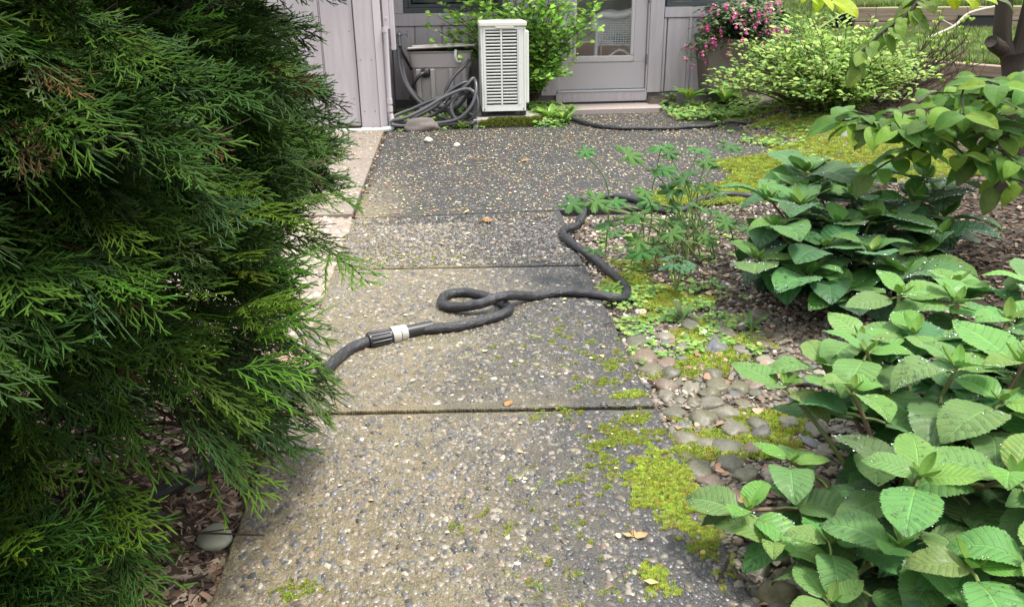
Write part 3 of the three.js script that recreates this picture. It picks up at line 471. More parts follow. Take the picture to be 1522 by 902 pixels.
{ // hose storage bin
  const pm = mat([0.4, 0.365, 0.36], 0.6), t = thing('storage_bin', 'grey beige plastic hose bin with a loose lid and black hose outlet', 'bin', [-0.035, 0.08, -8.88]);
  const b = new MB(); const lv = [[0, 0.24, 0.17], [0.09, 0.255, 0.18], [0.44, 0.3, 0.21], [0.445, 0.315, 0.225], [0.58, 0.325, 0.235], [0.6, 0.345, 0.255], [0.6, 0.32, 0.23], [0.45, 0.29, 0.2], [0.02, 0.23, 0.16]];
  const rings = lv.map(([y, w, d]) => { const a = []; for (let k = 0; k < 48; k++) { const th = k / 48 * 2 * Math.PI, c = Math.cos(th), s = Math.sin(th), e = 0.32; a.push(b.v(Math.sign(c) * Math.pow(Math.abs(c), e) * w, y, Math.sign(s) * Math.pow(Math.abs(s), e) * d, k / 8, y)); } return a; });
  for (let i = 0; i < rings.length - 1; i++) for (let k = 0; k < 48; k++) { const n = (k + 1) % 48; b.q(rings[i][k], rings[i + 1][k], rings[i + 1][n], rings[i][n]); }
  const cb = b.v(0, 0.02, 0), ct = b.v(0, 0, 0); for (let k = 0; k < 48; k++) { const n = (k + 1) % 48; b.t(cb, rings[8][k], rings[8][n]); b.t(ct, rings[0][k], rings[0][n]); }
  part('tub', toCreasedNormals(b.build(), 0.6), pm, t);
  for (const [x, w] of [[-0.235, 0.022], [-0.09, 0.022], [0.1, 0.022], [0.235, 0.022]]) { const o = part('pilaster', box(-w, 0.02, -0.012, w, 0.42, 0.012, 0.006), pm, t); o.position.set(x, 0.01, 0.196); o.rotation.x = 0.085; }
  { const o = part('arch_panel', box(-0.11, 0.02, -0.012, 0.11, 0.14, 0.008, 0.02), pm, t); o.position.set(-0.02, 0, 0.185); }
  { const o = part('lid', mergeGeometries([box(-0.35, 0, -0.26, 0.35, 0.022, 0.26, 0.01), box(-0.3, 0.0221, -0.21, 0.3, 0.04, 0.21, 0.012)]), mat([0.5, 0.46, 0.45], 0.6), t); o.position.set(0.0, 0.605, -0.03); o.rotation.set(-0.12, 0.06, 0.035); }
  part('grommet', new THREE.LatheGeometry([[0.012, 0], [0.05, 0], [0.05, 0.012], [0.035, 0.022], [0.018, 0.03]].map(p => new THREE.Vector2(...p)), 24).rotateX(Math.PI / 2).translate(-0.16, 0.39, 0.215), rubberBlack, t);
  part('outlet_hose', tubeG([[-0.16, 0.39, 0.23], [-0.2, 0.385, 0.28], [-0.27, 0.32, 0.29], [-0.3, 0.22, 0.26], [-0.33, 0.12, 0.22]], 0.02, 10, 24), rubberBlack, t);
  part('lid_hook', tubeG([[0.16, 0.62, 0.27], [0.15, 0.55, 0.275], [0.17, 0.5, 0.26], [0.21, 0.5, 0.25]], 0.014, 8, 14), mat([0.6, 0.6, 0.6], 0.5), t); }
{ // white stake
  const t = thing('garden_stake', 'slim white plastic stake standing at the edge of the azalea', 'stake', [3.37, 0.0, -6.66]);
  part('rod', new MB().tube([V(0, -0.05, 0), V(0.005, 0.1, 0), V(0.018, 0.24, 0.0)], (q, i) => [0.024, 0.026, 0.022][i], 12).build(), mat([0.62, 0.62, 0.66], 0.5), t);
  part('cap', new THREE.ConeGeometry(0.02, 0.05, 12).translate(0.02, 0.263, 0), mat([0.1, 0.1, 0.1], 0.6), t); }
{ // planter: square, wider at the top
  const pb = dataTex(256, 256, (u, v) => 0.5 + 0.3 * noise(u * 5, v * 40, 2) + 0.2 * noise(u * 18, v * 70, 5), false, [1, 1]);
  const pm = new THREE.MeshStandardMaterial({ color: col([0.16, 0.125, 0.115]), roughness: 0.75, bumpMap: pb, bumpScale: 0.006 });
  const t = thing('planter', 'tall tapered brown planter by the house wall holding fuchsias', 'planter', [3.12, 0.17, -9.06]);
  const b = new MB(), lv = [[0, 0.23], [0.5, 0.3], [0.53, 0.315], [0.56, 0.315], [0.56, 0.27], [0.48, 0.265]];
  lv.forEach(([y, w], i) => { for (const [sx, sz] of [[-1, 1], [1, 1], [1, -1], [-1, -1]]) b.v(sx * w, y, sz * Math.min(w, 0.2 + w * 0.08), sx * w + sz, y); });
  for (let i = 0; i < lv.length - 1; i++) for (let k = 0; k < 4; k++) { const n = (k + 1) % 4; b.q(i * 4 + k, i * 4 + n, i * 4 + 4 + n, i * 4 + 4 + k); }
  b.q(3, 2, 1, 0); part('pot', toCreasedNormals(b.build(), 0.4), pm, t);
  part('soil', box(-0.262, 0.44, -0.21, 0.262, 0.49, 0.21, 0.01), mat([0.04, 0.03, 0.022], 0.95), t); }
// timbers
const timberMap = dataTex(512, 256, (u, v) => { const k = 1 + 0.35 * noise(u * 3, v * 26, 4) + 0.25 * noise(u * 14, v * 60, 6) + 0.2 * noise(u * 4, v * 3, 9); return [0.27 * k, 0.205 * k, 0.15 * k]; }, true, [0.5, 1.5]);
const timber = new THREE.MeshStandardMaterial({ map: timberMap, bumpMap: timberMap, bumpScale: 0.004, roughness: 0.9 });
function timberWall(name, label, a, b, y0, y1, n, w = 0.14) {
  const dx = b[0] - a[0], dz = b[1] - a[1], L = Math.hypot(dx, dz), t = thing(name, label, 'retaining wall', [a[0], y0, a[1]], Math.atan2(-dz, dx), null);
  const h = (y1 - y0) / n, r = rng(9 + n);
  for (let k = 0; k < n; k++) { let x = 0, i = 0; while (x < L - 0.05) { const l = Math.min(L - x, (i++ ? 2.4 : (k % 2 ? 1.2 : 2.4))); const o = part('timber', box(x + 0.003, k * h + 0.002, -w / 2, x + l - 0.003, (k + 1) * h - 0.003, w / 2, 0.01), timber, t); o.position.z = (r() - 0.5) * 0.012; x += l; } }
  return t;
}
timberWall('retaining_wall', 'lower timber retaining wall behind the bare azalea twigs with lawn above it', [4.4, -11.2], [6.35, -7.3], -0.1, 0.45, 3);
timberWall('retaining_wall', 'upper timber retaining wall crossing the lawn near the top right corner', [6.15, -12.35], [12, -11.2], 0.3, 0.9, 3);
timberWall('edging_timber', 'single weathered timber edging the mulch bed behind the nearest hydrangea', [2.28, -3.72], [4.6, -3.52], -0.08, 0.115, 1, 0.13);
{ // drain opening in the upper wall
  const t = thing('wall_drain', 'dark square drain opening at the right end of the upper timber wall', 'drain', [7.55, 0.62, -11.97], Math.atan2(-1.15, 5.85));
  part('frame', mergeGeometries([box(0, 0.15, -0.02, 0.6, 0.165, 0.03), box(0, 0, -0.02, 0.02, 0.149, 0.03), box(0.58, 0, -0.02, 0.6, 0.149, 0.03)]), dark, t); part('opening', box(0.021, 0.0, -0.015, 0.579, 0.149, 0.012), dark, t); }
// lawns
const lawnCol = (x, z) => { const k = 0.8 + 0.3 * fbm(x * 0.9, z * 0.9, 5); return mix3([0.2 * k, 0.3 * k, 0.06 * k], [0.32, 0.3, 0.14], 0.4 * sm(0.1, 0.6, fbm(x * 2, z * 2, 8))); };
function lawnY1(x, z) { return 0.43 + 0.14 * sm(0, 3.5, (x - 5) * 0.25 + (-9.5 - z) * 0.9) + 0.012 * noise(x * 3, z * 3, 1); }
function lawnY2(x, z) { return 0.87 + 0.09 * Math.max(0, -12.2 - z) + 0.03 * noise(x * 0.8, z * 0.8, 1); }
const wallX = z => 4.4 + (-11.2 - z) * -0.5;                       // x of the lower wall at depth z
{
  const gm = new THREE.MeshStandardMaterial({ vertexColors: true, roughness: 0.95 });
  const b = new MB(), NX = 40, NZ2 = 40; // lower lawn, right of the lower wall
  for (let j = 0; j <= NZ2; j++) for (let i = 0; i <= NX; i++) { const z = lerp(-7.3, -12.3, j / NZ2), x = lerp(wallX(z) + 0.02, 14, i / NX); b.v(x, lawnY1(x, z), z, x, z, lawnCol(x, z)); }
  for (let j = 0; j < NZ2; j++) for (let i = 0; i < NX; i++) { const a = j * (NX + 1) + i; b.q(a, a + 1, a + NX + 2, a + NX + 1); }
  struct('lawn', b.build(), gm);
  const c = new MB(); const zs = [-12.35, -13, -14, -15.5, -17.5, -20, -24, -30, -45, -80]; // upper slope, running left behind the lower wall
  for (const z of zs) for (let i = 0; i <= 60; i++) { const x = lerp(3.6, 40, Math.pow(i / 60, 1.7)); const k = sm(5.4, 6.2, x - (z + 12.35) * -0.15); c.v(x, lerp(lawnY1(x, -12.3) - 0.01 + 0.16 * Math.max(0, -12.35 - z), lawnY2(x, z), k), z, x, z, lawnCol(x, z)); }
  for (let j = 0; j < zs.length - 1; j++) for (let i = 0; i < 60; i++) { const a = j * 61 + i; c.q(a, a + 1, a + 62, a + 61); }
  struct('lawn', c.build(), gm);
  // grass blades
  const tuft = (() => { const m = new MB(), r = rng(3); for (let k = 0; k < 9; k++) { const a = r() * 6.28, d = r() * 0.03, h = 0.035 + r() * 0.05, l = 0.02 + r() * 0.03, x = Math.cos(a) * d, z = Math.sin(a) * d, b2 = r() * 6.28, cx = Math.cos(b2), cz = Math.sin(b2), w = 0.0035; const p = m.v(x - cz * w, 0, z + cx * w), q = m.v(x + cz * w, 0, z - cx * w), s = m.v(x + cx * l * 0.4 + cz * w * 0.7, h * 0.6, z + cz * l * 0.4 - cx * w * 0.7), s2 = m.v(x + cx * l * 0.4 - cz * w * 0.7, h * 0.6, z + cz * l * 0.4 + cx * w * 0.7), e = m.v(x + cx * l, h, z + cz * l); m.q(p, q, s, s2); m.t(s2, s, e); } return m.build(); })();
  const r = rng(21), it = [];
  for (let k = 0; k < 26000; k++) { const z = lerp(-7.4, -12.25, r()), x = wallX(z) + 0.1 + 5 * Math.pow(r(), 1.2); const c2 = lawnCol(x, z), j = 0.8 + r() * 0.6; it.push({ m: mtx([x, lawnY1(x, z) - 0.005, z], (r() - 0.5) * 0.4, r() * 6.28, (r() - 0.5) * 0.4, 0.8 + r() * 0.7), c: [c2[0] * j, c2[1] * j, c2[2] * j] }); }
  for (let k = 0; k < 14000; k++) { const z = -12.45 - 8 * r() * r(), x = 4.3 + 8 * r(), kk = sm(5.4, 6.2, x - (z + 12.35) * -0.15); const y = lerp(lawnY1(x, -12.3) - 0.01 + 0.16 * Math.max(0, -12.35 - z), lawnY2(x, z), kk), c2 = lawnCol(x, z), j = 0.8 + r() * 0.6; it.push({ m: mtx([x, y - 0.01, z], (r() - 0.5) * 0.4, r() * 6.28, (r() - 0.5) * 0.4, 0.9 + r() * 0.9), c: [c2[0] * j, c2[1] * j, c2[2] * j] }); }
  stuffCopies('grass', [tuft], phys([1, 1, 1], 0.85, { transmission: 0.3, thickness: 0 }), it, scene, 'short green grass growing on the terraced lawns beyond the azalea', 'grass');
}
// the rock by the end of the path, and loose stones
{
  const g = stoneGeo(300, 4, 0.45, 0.3), m = new THREE.MeshStandardMaterial({ color: col([0.16, 0.135, 0.125]), roughness: 0.9, bumpMap: woodBump, bumpScale: 0.004 });
  const t = tag(new THREE.Mesh(g, m), 'rough flat brown rock at the path end in front of the coiled hose', 'rock'); t.name = 'rock'; t.position.set(-0.24, 0.03, -7.98); t.scale.set(0.19, 0.2, 0.11); scene.add(t);
  for (const [x, z, s, c, l] of [[-0.17, -7.35, 0.04, [0.5, 0.42, 0.36], 'pinkish stone lying on the far path in front of the rock'], [0.08, -7.1, 0.03, [0.6, 0.57, 0.5], 'small white stone on the far path right of the pinkish stone'], [-0.655, -1.8, 0.044, [0.3, 0.3, 0.22], 'round grey green stone beside the left corner of the near slab']]) { const o = tag(new THREE.Mesh(stoneGeo(310 + x * 10, 3, 0.65, 0.14), mat(c, 0.7)), l, 'stone'); o.name = numbered('stone'); o.position.set(x, s * 0.45 + (x < -0.6 ? -0.02 : 0), z); o.scale.setScalar(s); scene.add(o); }
}
// river stones along the right edge: each its own mesh, smaller gravel as stuff
{
  const bed = struct('gravel_bed', null, null), r = rng(88);
  const geos = []; for (let k = 0; k < 10; k++) geos.push(stoneGeo(120 + k, 3, 0.42 + 0.2 * r(), 0.26));
  const sp = dataTex(256, 256, (u, v) => 0.72 + 0.25 * noise(u * 9, v * 9, 2) + 0.2 * noise(u * 50, v * 50, 6) + 0.15 * noise(u * 110, v * 110, 3), true, [0.6, 0.6]);
  const cols = [[0.2, 0.185, 0.115], [0.23, 0.21, 0.155], [0.16, 0.155, 0.105], [0.24, 0.175, 0.125], [0.28, 0.255, 0.185], [0.19, 0.195, 0.2], [0.22, 0.19, 0.1], [0.4, 0.35, 0.27], [0.13, 0.125, 0.105]];
  const ms = cols.map(c => new THREE.MeshStandardMaterial({ color: col(c.map(v => v * 0.85)), map: sp, roughness: 0.5 }));
  const done = [];
  const put = (x, z, s, ci) => { for (const d of done) if (Math.hypot(d[0] - x, d[1] - z) < (d[2] + s) * 0.78) return; done.push([x, z, s]); const o = part('stone', geos[Math.floor(r() * 10)], ms[ci ?? Math.floor(r() * r() * 9)], bed); o.position.set(x, groundY(x, z) + s * 0.1, z); o.rotation.set((r() - 0.5) * 0.5, r() * 6.28, (r() - 0.5) * 0.5); o.scale.set(s * 1.12, s, s * 1.0); };
  const L = [[0.73, -2.78, 0.055, 3], [0.735, -2.70, 0.045, 0], [0.79, -2.65, 0.045, 2], [0.755, -2.57, 0.05, 3], [0.74, -2.5, 0.035, 1], [0.74, -2.38, 0.037, 2], [0.72, -2.19, 0.045, 0], [0.82, -2.32, 0.05, 0], [0.82, -2.04, 0.052, 2], [0.84, -2.12, 0.043, 2], [0.775, -2.15, 0.04, 1], [0.88, -2.16, 0.055, 0], [0.9, -2.84, 0.035, 1], [1.02, -2.82, 0.05, 5], [0.97, -2.19, 0.04, 8], [0.99, -2.26, 0.045, 2], [0.9, -2.23, 0.045, 1], [1.08, -2.66, 0.04, 3], [1.11, -2.95, 0.05, 0], [0.85, -2.29, 0.05, 8], [0.95, -2.55, 0.045, 0], [0.88, -2.42, 0.04, 1], [1.14, -2.8, 0.05, 1], [1.05, -2.9, 0.045, 2], [0.73, -1.95, 0.033, 3], [0.84, -1.9, 0.042, 8], [0.92, -1.97, 0.035, 7], [0.83, -1.78, 0.045, 8], [0.76, -1.72, 0.035, 0], [0.8, -1.62, 0.04, 6], [0.73, -1.58, 0.04, 2], [0.74, -1.48, 0.042, 6], [0.83, -1.5, 0.045, 0], [0.73, -1.4, 0.036, 1], [0.92, -1.62, 0.04, 4], [0.9, -1.42, 0.045, 1]];
  for (const s of L) put(...s);
  for (let k = 0; k < 700 && done.length < 285; k++) { const z = lerp(-1.25, -3.15, r()), x = 0.7 + 0.65 * Math.pow(r(), 1.1); if (mossAmt(x, z) > 0.75 && r() < 0.6) continue; put(x, z, 0.015 + 0.03 * r()); }
  for (let k = 0; k < 90; k++) { const z = lerp(-3.1, -4.7, r()), x = 0.72 + 1.0 * r(); put(x, z, 0.010 + 0.013 * r(), r() < 0.4 ? 7 : undefined); }
  for (let k = 0; k < 60; k++) { const z = lerp(-4.5, -5.6, r()), x = 2.2 + 1.3 * r(); put(x, z, 0.015 + 0.02 * r()); }
  const it = [], small = [0, 1, 2].map(k => stoneGeo(150 + k, 1, 0.6, 0.2)), gc = [[0.13, 0.115, 0.09], [0.19, 0.16, 0.12], [0.25, 0.215, 0.17], [0.11, 0.11, 0.105], [0.19, 0.145, 0.105], [0.48, 0.43, 0.36]];
  for (let k = 0; k < 17000; k++) { const far = r() < 0.45, z = far ? lerp(-2.9, -4.85, r()) : lerp(-1.0, -3.2, r()), x = 0.68 + (far ? 1.5 : 1.0) * Math.pow(r(), 1.25); const s = 0.004 + 0.012 * Math.pow(r(), 2.6), c = gc[Math.floor(r() * (far ? 6 : 5.3))], j = 0.7 + 0.6 * r(); it.push({ m: mtx([x, groundY(x, z) + s * 0.2, z], r() * 0.6, r() * 6.28, r() * 0.6, s), c: c.map(v => v * j), k: k % 3 }); }
  for (let k = 0; k < 3500; k++) { const z = lerp(-5.0, -8.2, r()), x = LAND_R(z) + 0.02 + 1.0 * r(), s = 0.008 + 0.02 * Math.pow(r(), 2.5), c = gc[Math.floor(r() * 5)]; it.push({ m: mtx([x, groundY(x, z) + s * 0.2, z], r() * 0.6, r() * 6.28, r() * 0.6, s), c, k: k % 3 }); }
  for (let k = 0; k < 5000; k++) { const z = -3.0 - 1.95 * Math.pow(r(), 0.7), x = -0.62 - 1.3 * r() * r(), s = 0.01 + 0.028 * Math.pow(r(), 1.6), c = mix3(gc[Math.floor(r() * 6)], [0.34, 0.28, 0.22], 0.55); it.push({ m: mtx([x, groundY(x, z) + s * 0.25, z], r() * 0.6, r() * 6.28, r() * 0.6, s), c, k: k % 3 }); }
  for (let k = 0; k < 900; k++) { const z = lerp(-8.0, -8.9, r()), x = lerp(-0.55, 1.2, r()), s = 0.008 + 0.02 * r() * r(); it.push({ m: mtx([x, groundY(x, z) + s * 0.2, z], r() * 0.6, r() * 6.28, r() * 0.6, s), c: mix3(gc[Math.floor(r() * 6)], [0.4, 0.33, 0.28], 0.4), k: k % 3 }); }
  stuffCopies('gravel', small, new THREE.MeshStandardMaterial({ roughness: 0.6 }), it, bed);
}
// mulch: bark chips, needles and dead leaf bits
{
  const chip = (w, h, l) => { const g = new THREE.BoxGeometry(w, h, l, 1, 1, 3), p = g.attributes.position; for (let i = 0; i < p.count; i++) { const z = p.getZ(i) / l; p.setX(i, p.getX(i) * (1 - 0.7 * Math.abs(z)) + 0.15 * l * z * z); p.setY(i, p.getY(i) + 0.1 * l * z * z); } g.computeVertexNormals(); return g; };
  const g = [chip(0.012, 0.003, 0.035), chip(0.004, 0.003, 0.055), chip(0.02, 0.0015, 0.03)], r = rng(31), it = [];
  const C = [[0.07, 0.045, 0.03], [0.12, 0.08, 0.055], [0.19, 0.13, 0.09], [0.24, 0.15, 0.1], [0.3, 0.24, 0.17], [0.05, 0.036, 0.028]];
  const add = (x, z, b, s) => { const c = C[Math.floor(r() * 6)], j = (0.7 + 0.6 * r()) * b; it.push({ m: mtx([x, groundY(x, z) + 0.003 + 0.008 * r(), z], (r() - 0.5) * 0.7, r() * 6.28, (r() - 0.5) * 0.7, s * (0.5 + r() * 0.8)), c: c.map(v => v * j), k: Math.floor(r() * 3) }); };
  for (let k = 0; k < 14000; k++) add(-0.61 - 2.0 * Math.pow(r(), 1.4), lerp(-0.9, -3.6, r()), 1.75, 1);
  for (let k = 0; k < 9000; k++) add(0.7 + 2.2 * r(), lerp(-1.2, -4.85, r()), 0.85, 0.8);
  for (let k = 0; k < 9000; k++) add(2.3 + 2.6 * r(), lerp(-2.8, -5.9, r()), 0.8, 1.1);
  for (let k = 0; k < 3000; k++) add(3.0 + 2.4 * r(), lerp(-5.8, -8.2, r()), 0.8, 1.2);
  stuffCopies('mulch', g, new THREE.MeshStandardMaterial({ roughness: 0.85 }), it, scene, 'brown bark chips and dead needles strewn over the beds beside the path', 'mulch');
}
// ------------------------------------------------------------------ plants
const eyeInv = camera.matrixWorld.clone().invert();
function shows(p) { const v = p.clone().applyMatrix4(eyeInv); return v.z < -0.1 && Math.abs(v.x / v.z) < 0.68 && Math.abs(v.y / v.z) < 0.42 ? 1 / -v.z : 0.02 / Math.max(0.3, v.length()); }
// the largest ones become parts of their own, the rest one stuff part: items {m, c, k, s}
const leafMats = new Map();
function addLeaves(items, parent, geos, base, most = 300, name = 'leaf', rest = 'foliage') {
  const P = V(), W = new THREE.Matrix4(); parent.updateMatrixWorld();
  for (const it of items) { P.setFromMatrixPosition(W.multiplyMatrices(parent.matrixWorld, it.m)); it.w = shows(P) * (it.s ?? 1); }
  items.sort((a, b) => b.w - a.w);
  items.slice(0, most).forEach(it => {
    const q = it.c.map(v => Math.round(Math.sqrt(v) * 22) / 22), key = base.uuid + q.join();
    if (!leafMats.has(key)) { const m = base.clone(); m.color = col(q.map(v => v * v)); leafMats.set(key, m); }
    const o = part(name, geos[it.k ?? 0], leafMats.get(key), parent); it.m.decompose(o.position, o.quaternion, o.scale);
  });
  if (items.length > most) stuffCopies(rest, geos, base, items.slice(most), parent);
}
const UP = V(0, 1, 0);
function orient(p, dir, nrm, s) { // +z along dir, +y near nrm
  const z = dir.clone().normalize(), x = nrm.clone().cross(z).normalize(), y = z.clone().cross(x), sv = typeof s === 'number' ? V(s, s, s) : s;
  const m = new THREE.Matrix4().makeBasis(x, y, z); m.scale(sv); m.setPosition(p); return m;
}
const barkTex = dataTex(128, 256, (u, v) => 0.5 + 0.3 * noise(u * 12, v * 3, 2) + 0.25 * noise(u * 30, v * 10, 5), false, [2, 2]);
const twigMat = new THREE.MeshStandardMaterial({ color: col([0.07, 0.047, 0.034]), roughness: 0.9, bumpMap: barkTex, bumpScale: 0.003 });

// ---- the arborvitae on the left
{
  const t = thing('arborvitae', 'large dark green arborvitae with flat drooping sprays filling the left of the picture', 'conifer', [-1.42, -0.03, -2.02]);
  const sprays = [];
  function sprayGeo(seed, dead) {
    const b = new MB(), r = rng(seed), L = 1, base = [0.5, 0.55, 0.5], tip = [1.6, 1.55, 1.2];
    const sag = 0.12 + 0.2 * r(), arc = 0.25 * (r() - 0.5);
    const at = t2 => V(arc * t2 * t2, -sag * t2 * t2 + 0.05 * Math.sin(t2 * 3), t2 * L);
    const strip = (p0, d, len, w, c0, c1, n = 2, bendTo = 0) => { // flattened tapering branchlet
      const z = d.clone().normalize(), x = V(z.z, 0, -z.x).normalize(), y = z.clone().cross(x); let prev = null;
      for (let i = 0; i <= n; i++) {
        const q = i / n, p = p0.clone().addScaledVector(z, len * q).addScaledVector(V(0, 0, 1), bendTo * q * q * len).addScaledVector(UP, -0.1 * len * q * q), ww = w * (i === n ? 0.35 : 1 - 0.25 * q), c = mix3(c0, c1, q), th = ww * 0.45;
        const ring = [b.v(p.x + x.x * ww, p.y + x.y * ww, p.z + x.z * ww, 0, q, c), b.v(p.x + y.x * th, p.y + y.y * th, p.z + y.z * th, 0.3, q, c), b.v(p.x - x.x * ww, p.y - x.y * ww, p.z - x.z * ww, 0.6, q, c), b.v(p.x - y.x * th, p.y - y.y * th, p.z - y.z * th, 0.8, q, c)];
        if (prev) for (let s = 0; s < 4; s++) b.q(prev[s], ring[s], ring[(s + 1) % 4], prev[(s + 1) % 4]); prev = ring;
      }
    };
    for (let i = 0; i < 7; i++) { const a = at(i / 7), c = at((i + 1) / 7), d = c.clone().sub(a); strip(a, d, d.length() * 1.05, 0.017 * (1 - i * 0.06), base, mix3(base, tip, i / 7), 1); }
    const n = 5; for (let i = 0; i < n * 2; i++) {
      const u = 0.08 + 0.87 * (i + 0.5 * r()) / (n * 2), sd = i % 2 ? 1 : -1, p = at(u), ang = 0.42 + 0.4 * r(), len = (0.52 * (1 - u) + 0.14) * (0.55 + 0.75 * r());
      const d = V(sd * Math.sin(ang), 0.1 * (r() - 0.6), Math.cos(ang)), c0 = mix3(base, tip, u * 0.5), c1 = mix3(base, tip, 0.5 + 0.5 * u);
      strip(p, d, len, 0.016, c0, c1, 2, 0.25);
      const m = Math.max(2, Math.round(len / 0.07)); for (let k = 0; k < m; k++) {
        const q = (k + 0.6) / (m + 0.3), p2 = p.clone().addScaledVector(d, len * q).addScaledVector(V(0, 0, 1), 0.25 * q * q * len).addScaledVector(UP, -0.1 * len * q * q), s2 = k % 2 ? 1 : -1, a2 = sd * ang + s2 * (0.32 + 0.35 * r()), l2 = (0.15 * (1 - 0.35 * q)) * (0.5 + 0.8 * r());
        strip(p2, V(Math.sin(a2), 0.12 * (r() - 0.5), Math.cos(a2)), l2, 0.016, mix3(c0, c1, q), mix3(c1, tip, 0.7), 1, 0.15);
      }
    }
    return b.build();
  }
  const geos = [0, 1, 2, 3, 4, 5].map(k => sprayGeo(500 + k)), r = rng(4242);
  const add = (p, dir, nrm, s, dead) => {
    p = V(p.x, p.y, p.z > 0 ? p.z * 1.16 : p.z); const near = p.z > 0.42 && p.x < 0.8 || p.z > 0.85, away = p.x * 0.58 + p.z * 0.81 < -0.1, d = p.y < 0.42 ? (near ? 0.95 : p.x > 0.72 && p.y > 0.2 ? 0.7 : 0.1) : p.y < 0.85 ? (away ? 0.16 : p.x < 0.75 && !near ? (p.z > 0.3 ? 0.55 : 0.42) : 0.62) : away ? 0.6 : 1; if (r() > d * (p.z > -0.2 && p.y < 0.54 + 0.64 * (p.z - 0.4) && Math.abs(p.x - 0.77 - 0.38 * (p.z - 0.4)) < 0.2 ? 0.12 : 1)) return;
    const k = r(); let c = k < 0.55 ? [0.023, 0.056, 0.01] : k < 0.8 ? [0.036, 0.08, 0.011] : k < 0.93 ? [0.038, 0.073, 0.03] : [0.058, 0.115, 0.012];
    if (dead) c = [0.075, 0.04, 0.02]; const j = 0.75 + 0.5 * r();
    sprays.push({ m: orient(p, dir, nrm, V(s * (0.8 + 0.4 * r()), s, s)), c: c.map(v => v * j), k: Math.floor(r() * 6), s });
  };
  const R = (y, th) => (0.9 + 0.04 * Math.sin(th * 3 + y * 4) + 0.03 * Math.sin(th * 7 + y * 9)) * (y < 0.2 ? 0.92 : y > 0.6 ? lerp(1, 1.19, sm(0.6, 1.0, y)) * (1 - 0.55 * sm(1.6, 2.7, y)) : 1);
  const lowBrown = (y) => y < 0.55;
  for (let k = 0; k < 680; k++) {
    const extra = k >= 540, y1 = extra ? 0.72 + 0.55 * r() : 0.1 + 2.5 * Math.pow(r(), 1.05), th = extra ? -0.6 + 2.6 * r() : r() * 2 * Math.PI, away = Math.cos(th - 0.95) < -0.35; if (away && r() < 0.55) continue;
    const Rt = R(y1, th) * (0.86 + 0.16 * r()), y0 = Math.max(0.05, y1 - 0.1 - 0.25 * r()), c = Math.cos(th), s = Math.sin(th);
    const pts = curve([[c * 0.03, y0, s * 0.03], [c * Rt * 0.35, y0 + (y1 - y0) * 0.55 + 0.06, s * Rt * 0.35], [c * Rt * 0.7, y1 + 0.05, s * Rt * 0.7], [c * Rt, y1 - 0.03 - 0.05 * r(), s * Rt]], 14);
    part('branch', new MB().tube(pts, q => 0.0075 * (1 - q) + 0.0022, 5).build(), twigMat, t);
    const low = sm(0.95, 0.45, y1), n = Math.round(lerp(54, 27, low));
    for (let i = 0; i < n; i++) {
      const q = lerp(0.36 + 0.1 * low, 1, (i + r() * 0.6) / n), f = Math.min(13.99, q * 14), a = pts[Math.floor(f)], b2 = pts[Math.min(14, Math.floor(f) + 1)], p = a.clone().lerp(b2, f % 1), T = b2.clone().sub(a).normalize();
      if (T.lengthSq() < 0.5) continue;
      const side = V(-s, 0, c), sd = (i % 2 ? 1 : -1) * (0.25 + 0.65 * r()) * (1 - 0.6 * q), lift = -0.2 + 0.66 * r();
      const dir = T.clone().addScaledVector(side, sd * 1.3).addScaledVector(UP, lift - 0.1 * (1 - q)).addScaledVector(V(0.25, 0, 0.0), 1).normalize();
      const nrm = UP.clone().addScaledVector(side, (r() - 0.5) * 3.4).addScaledVector(V(c, 0, s), -0.4 + 0.8 * r());
      add(p, dir, nrm, lerp(0.085, 0.165, r()) * (0.85 + 0.15 * q), r() < (q < 0.62 ? 0.3 : 0.025));
    }
    // bare twiglets inside
    const tw = new MB(); for (let i = 0; i < 12; i++) { const f = 3 + Math.floor(r() * 10), p = pts[f], e = p.clone().add(V((r() - 0.5) * 0.3 + c * 0.1, (r() - 0.6) * 0.25, (r() - 0.5) * 0.3 + s * 0.1)), mid = p.clone().lerp(e, 0.5).add(V(0, -0.02, 0)); tw.tube([p, mid, e], q => 0.0026 * (1 - 0.6 * q), 4, false); }
    part('twig', tw.build(), twigMat, t).userData.kind = 'stuff';
  }
  // hanging skirt sprays at the lower right and bright young ones at the lower left
  for (let k = 0; k < 120; k++) { const th = -0.2 + 0.85 * r(), y = 0.16 + 0.35 * r(), Rr = R(y, th) * (0.75 + 0.22 * r()), c = Math.cos(th), s = Math.sin(th); add(V(c * Rr, y + 0.12, s * Rr), V(c * 0.8 + 0.3, -0.55 - 0.5 * r(), s * 0.8), V(c, 0.6, s).add(V(r() - 0.5, 0, r() - 0.5)), 0.2 + 0.08 * r(), false); }
  for (const [x, y, z, n] of [[0.46, 0.3, 0.66, 60], [0.5, 0.4, 0.82, 40], [0.42, 0.5, 0.6, 40], [0.46, 0.2, 0.72, 60], [0.56, 0.34, 0.66, 30], [0.35, 0.62, 1.0, 14], [0.3, 0.95, 0.95, 14], [0.2, 1.15, 1.0, 12], [0.98, 0.86, 0.25, 14], [0.9, 0.75, 0.45, 10], [0.75, 1.22, 0.2, 10]]) for (let k = 0; k < n; k++) { const p = V(x + (r() - 0.5) * 0.3, y + (r() - 0.5) * 0.2, z + (r() - 0.5) * 0.25), s = 0.1 + 0.08 * r(); sprays.push({ m: orient(p, V((n > 20 ? 0.25 : 0.55) + 0.5 * (r() - 0.5), -0.12 + 0.5 * r(), 0.5 + (r() - 0.5)), UP.clone().add(V(r() - 0.5, 0, 0.8 * r())), s), c: (n > 20 && r() < 0.78 ? [0.022, 0.052, 0.01] : [0.055, 0.11, 0.01]).map(v => v * (0.8 + 0.4 * r())), k: Math.floor(r() * 6), s }); }
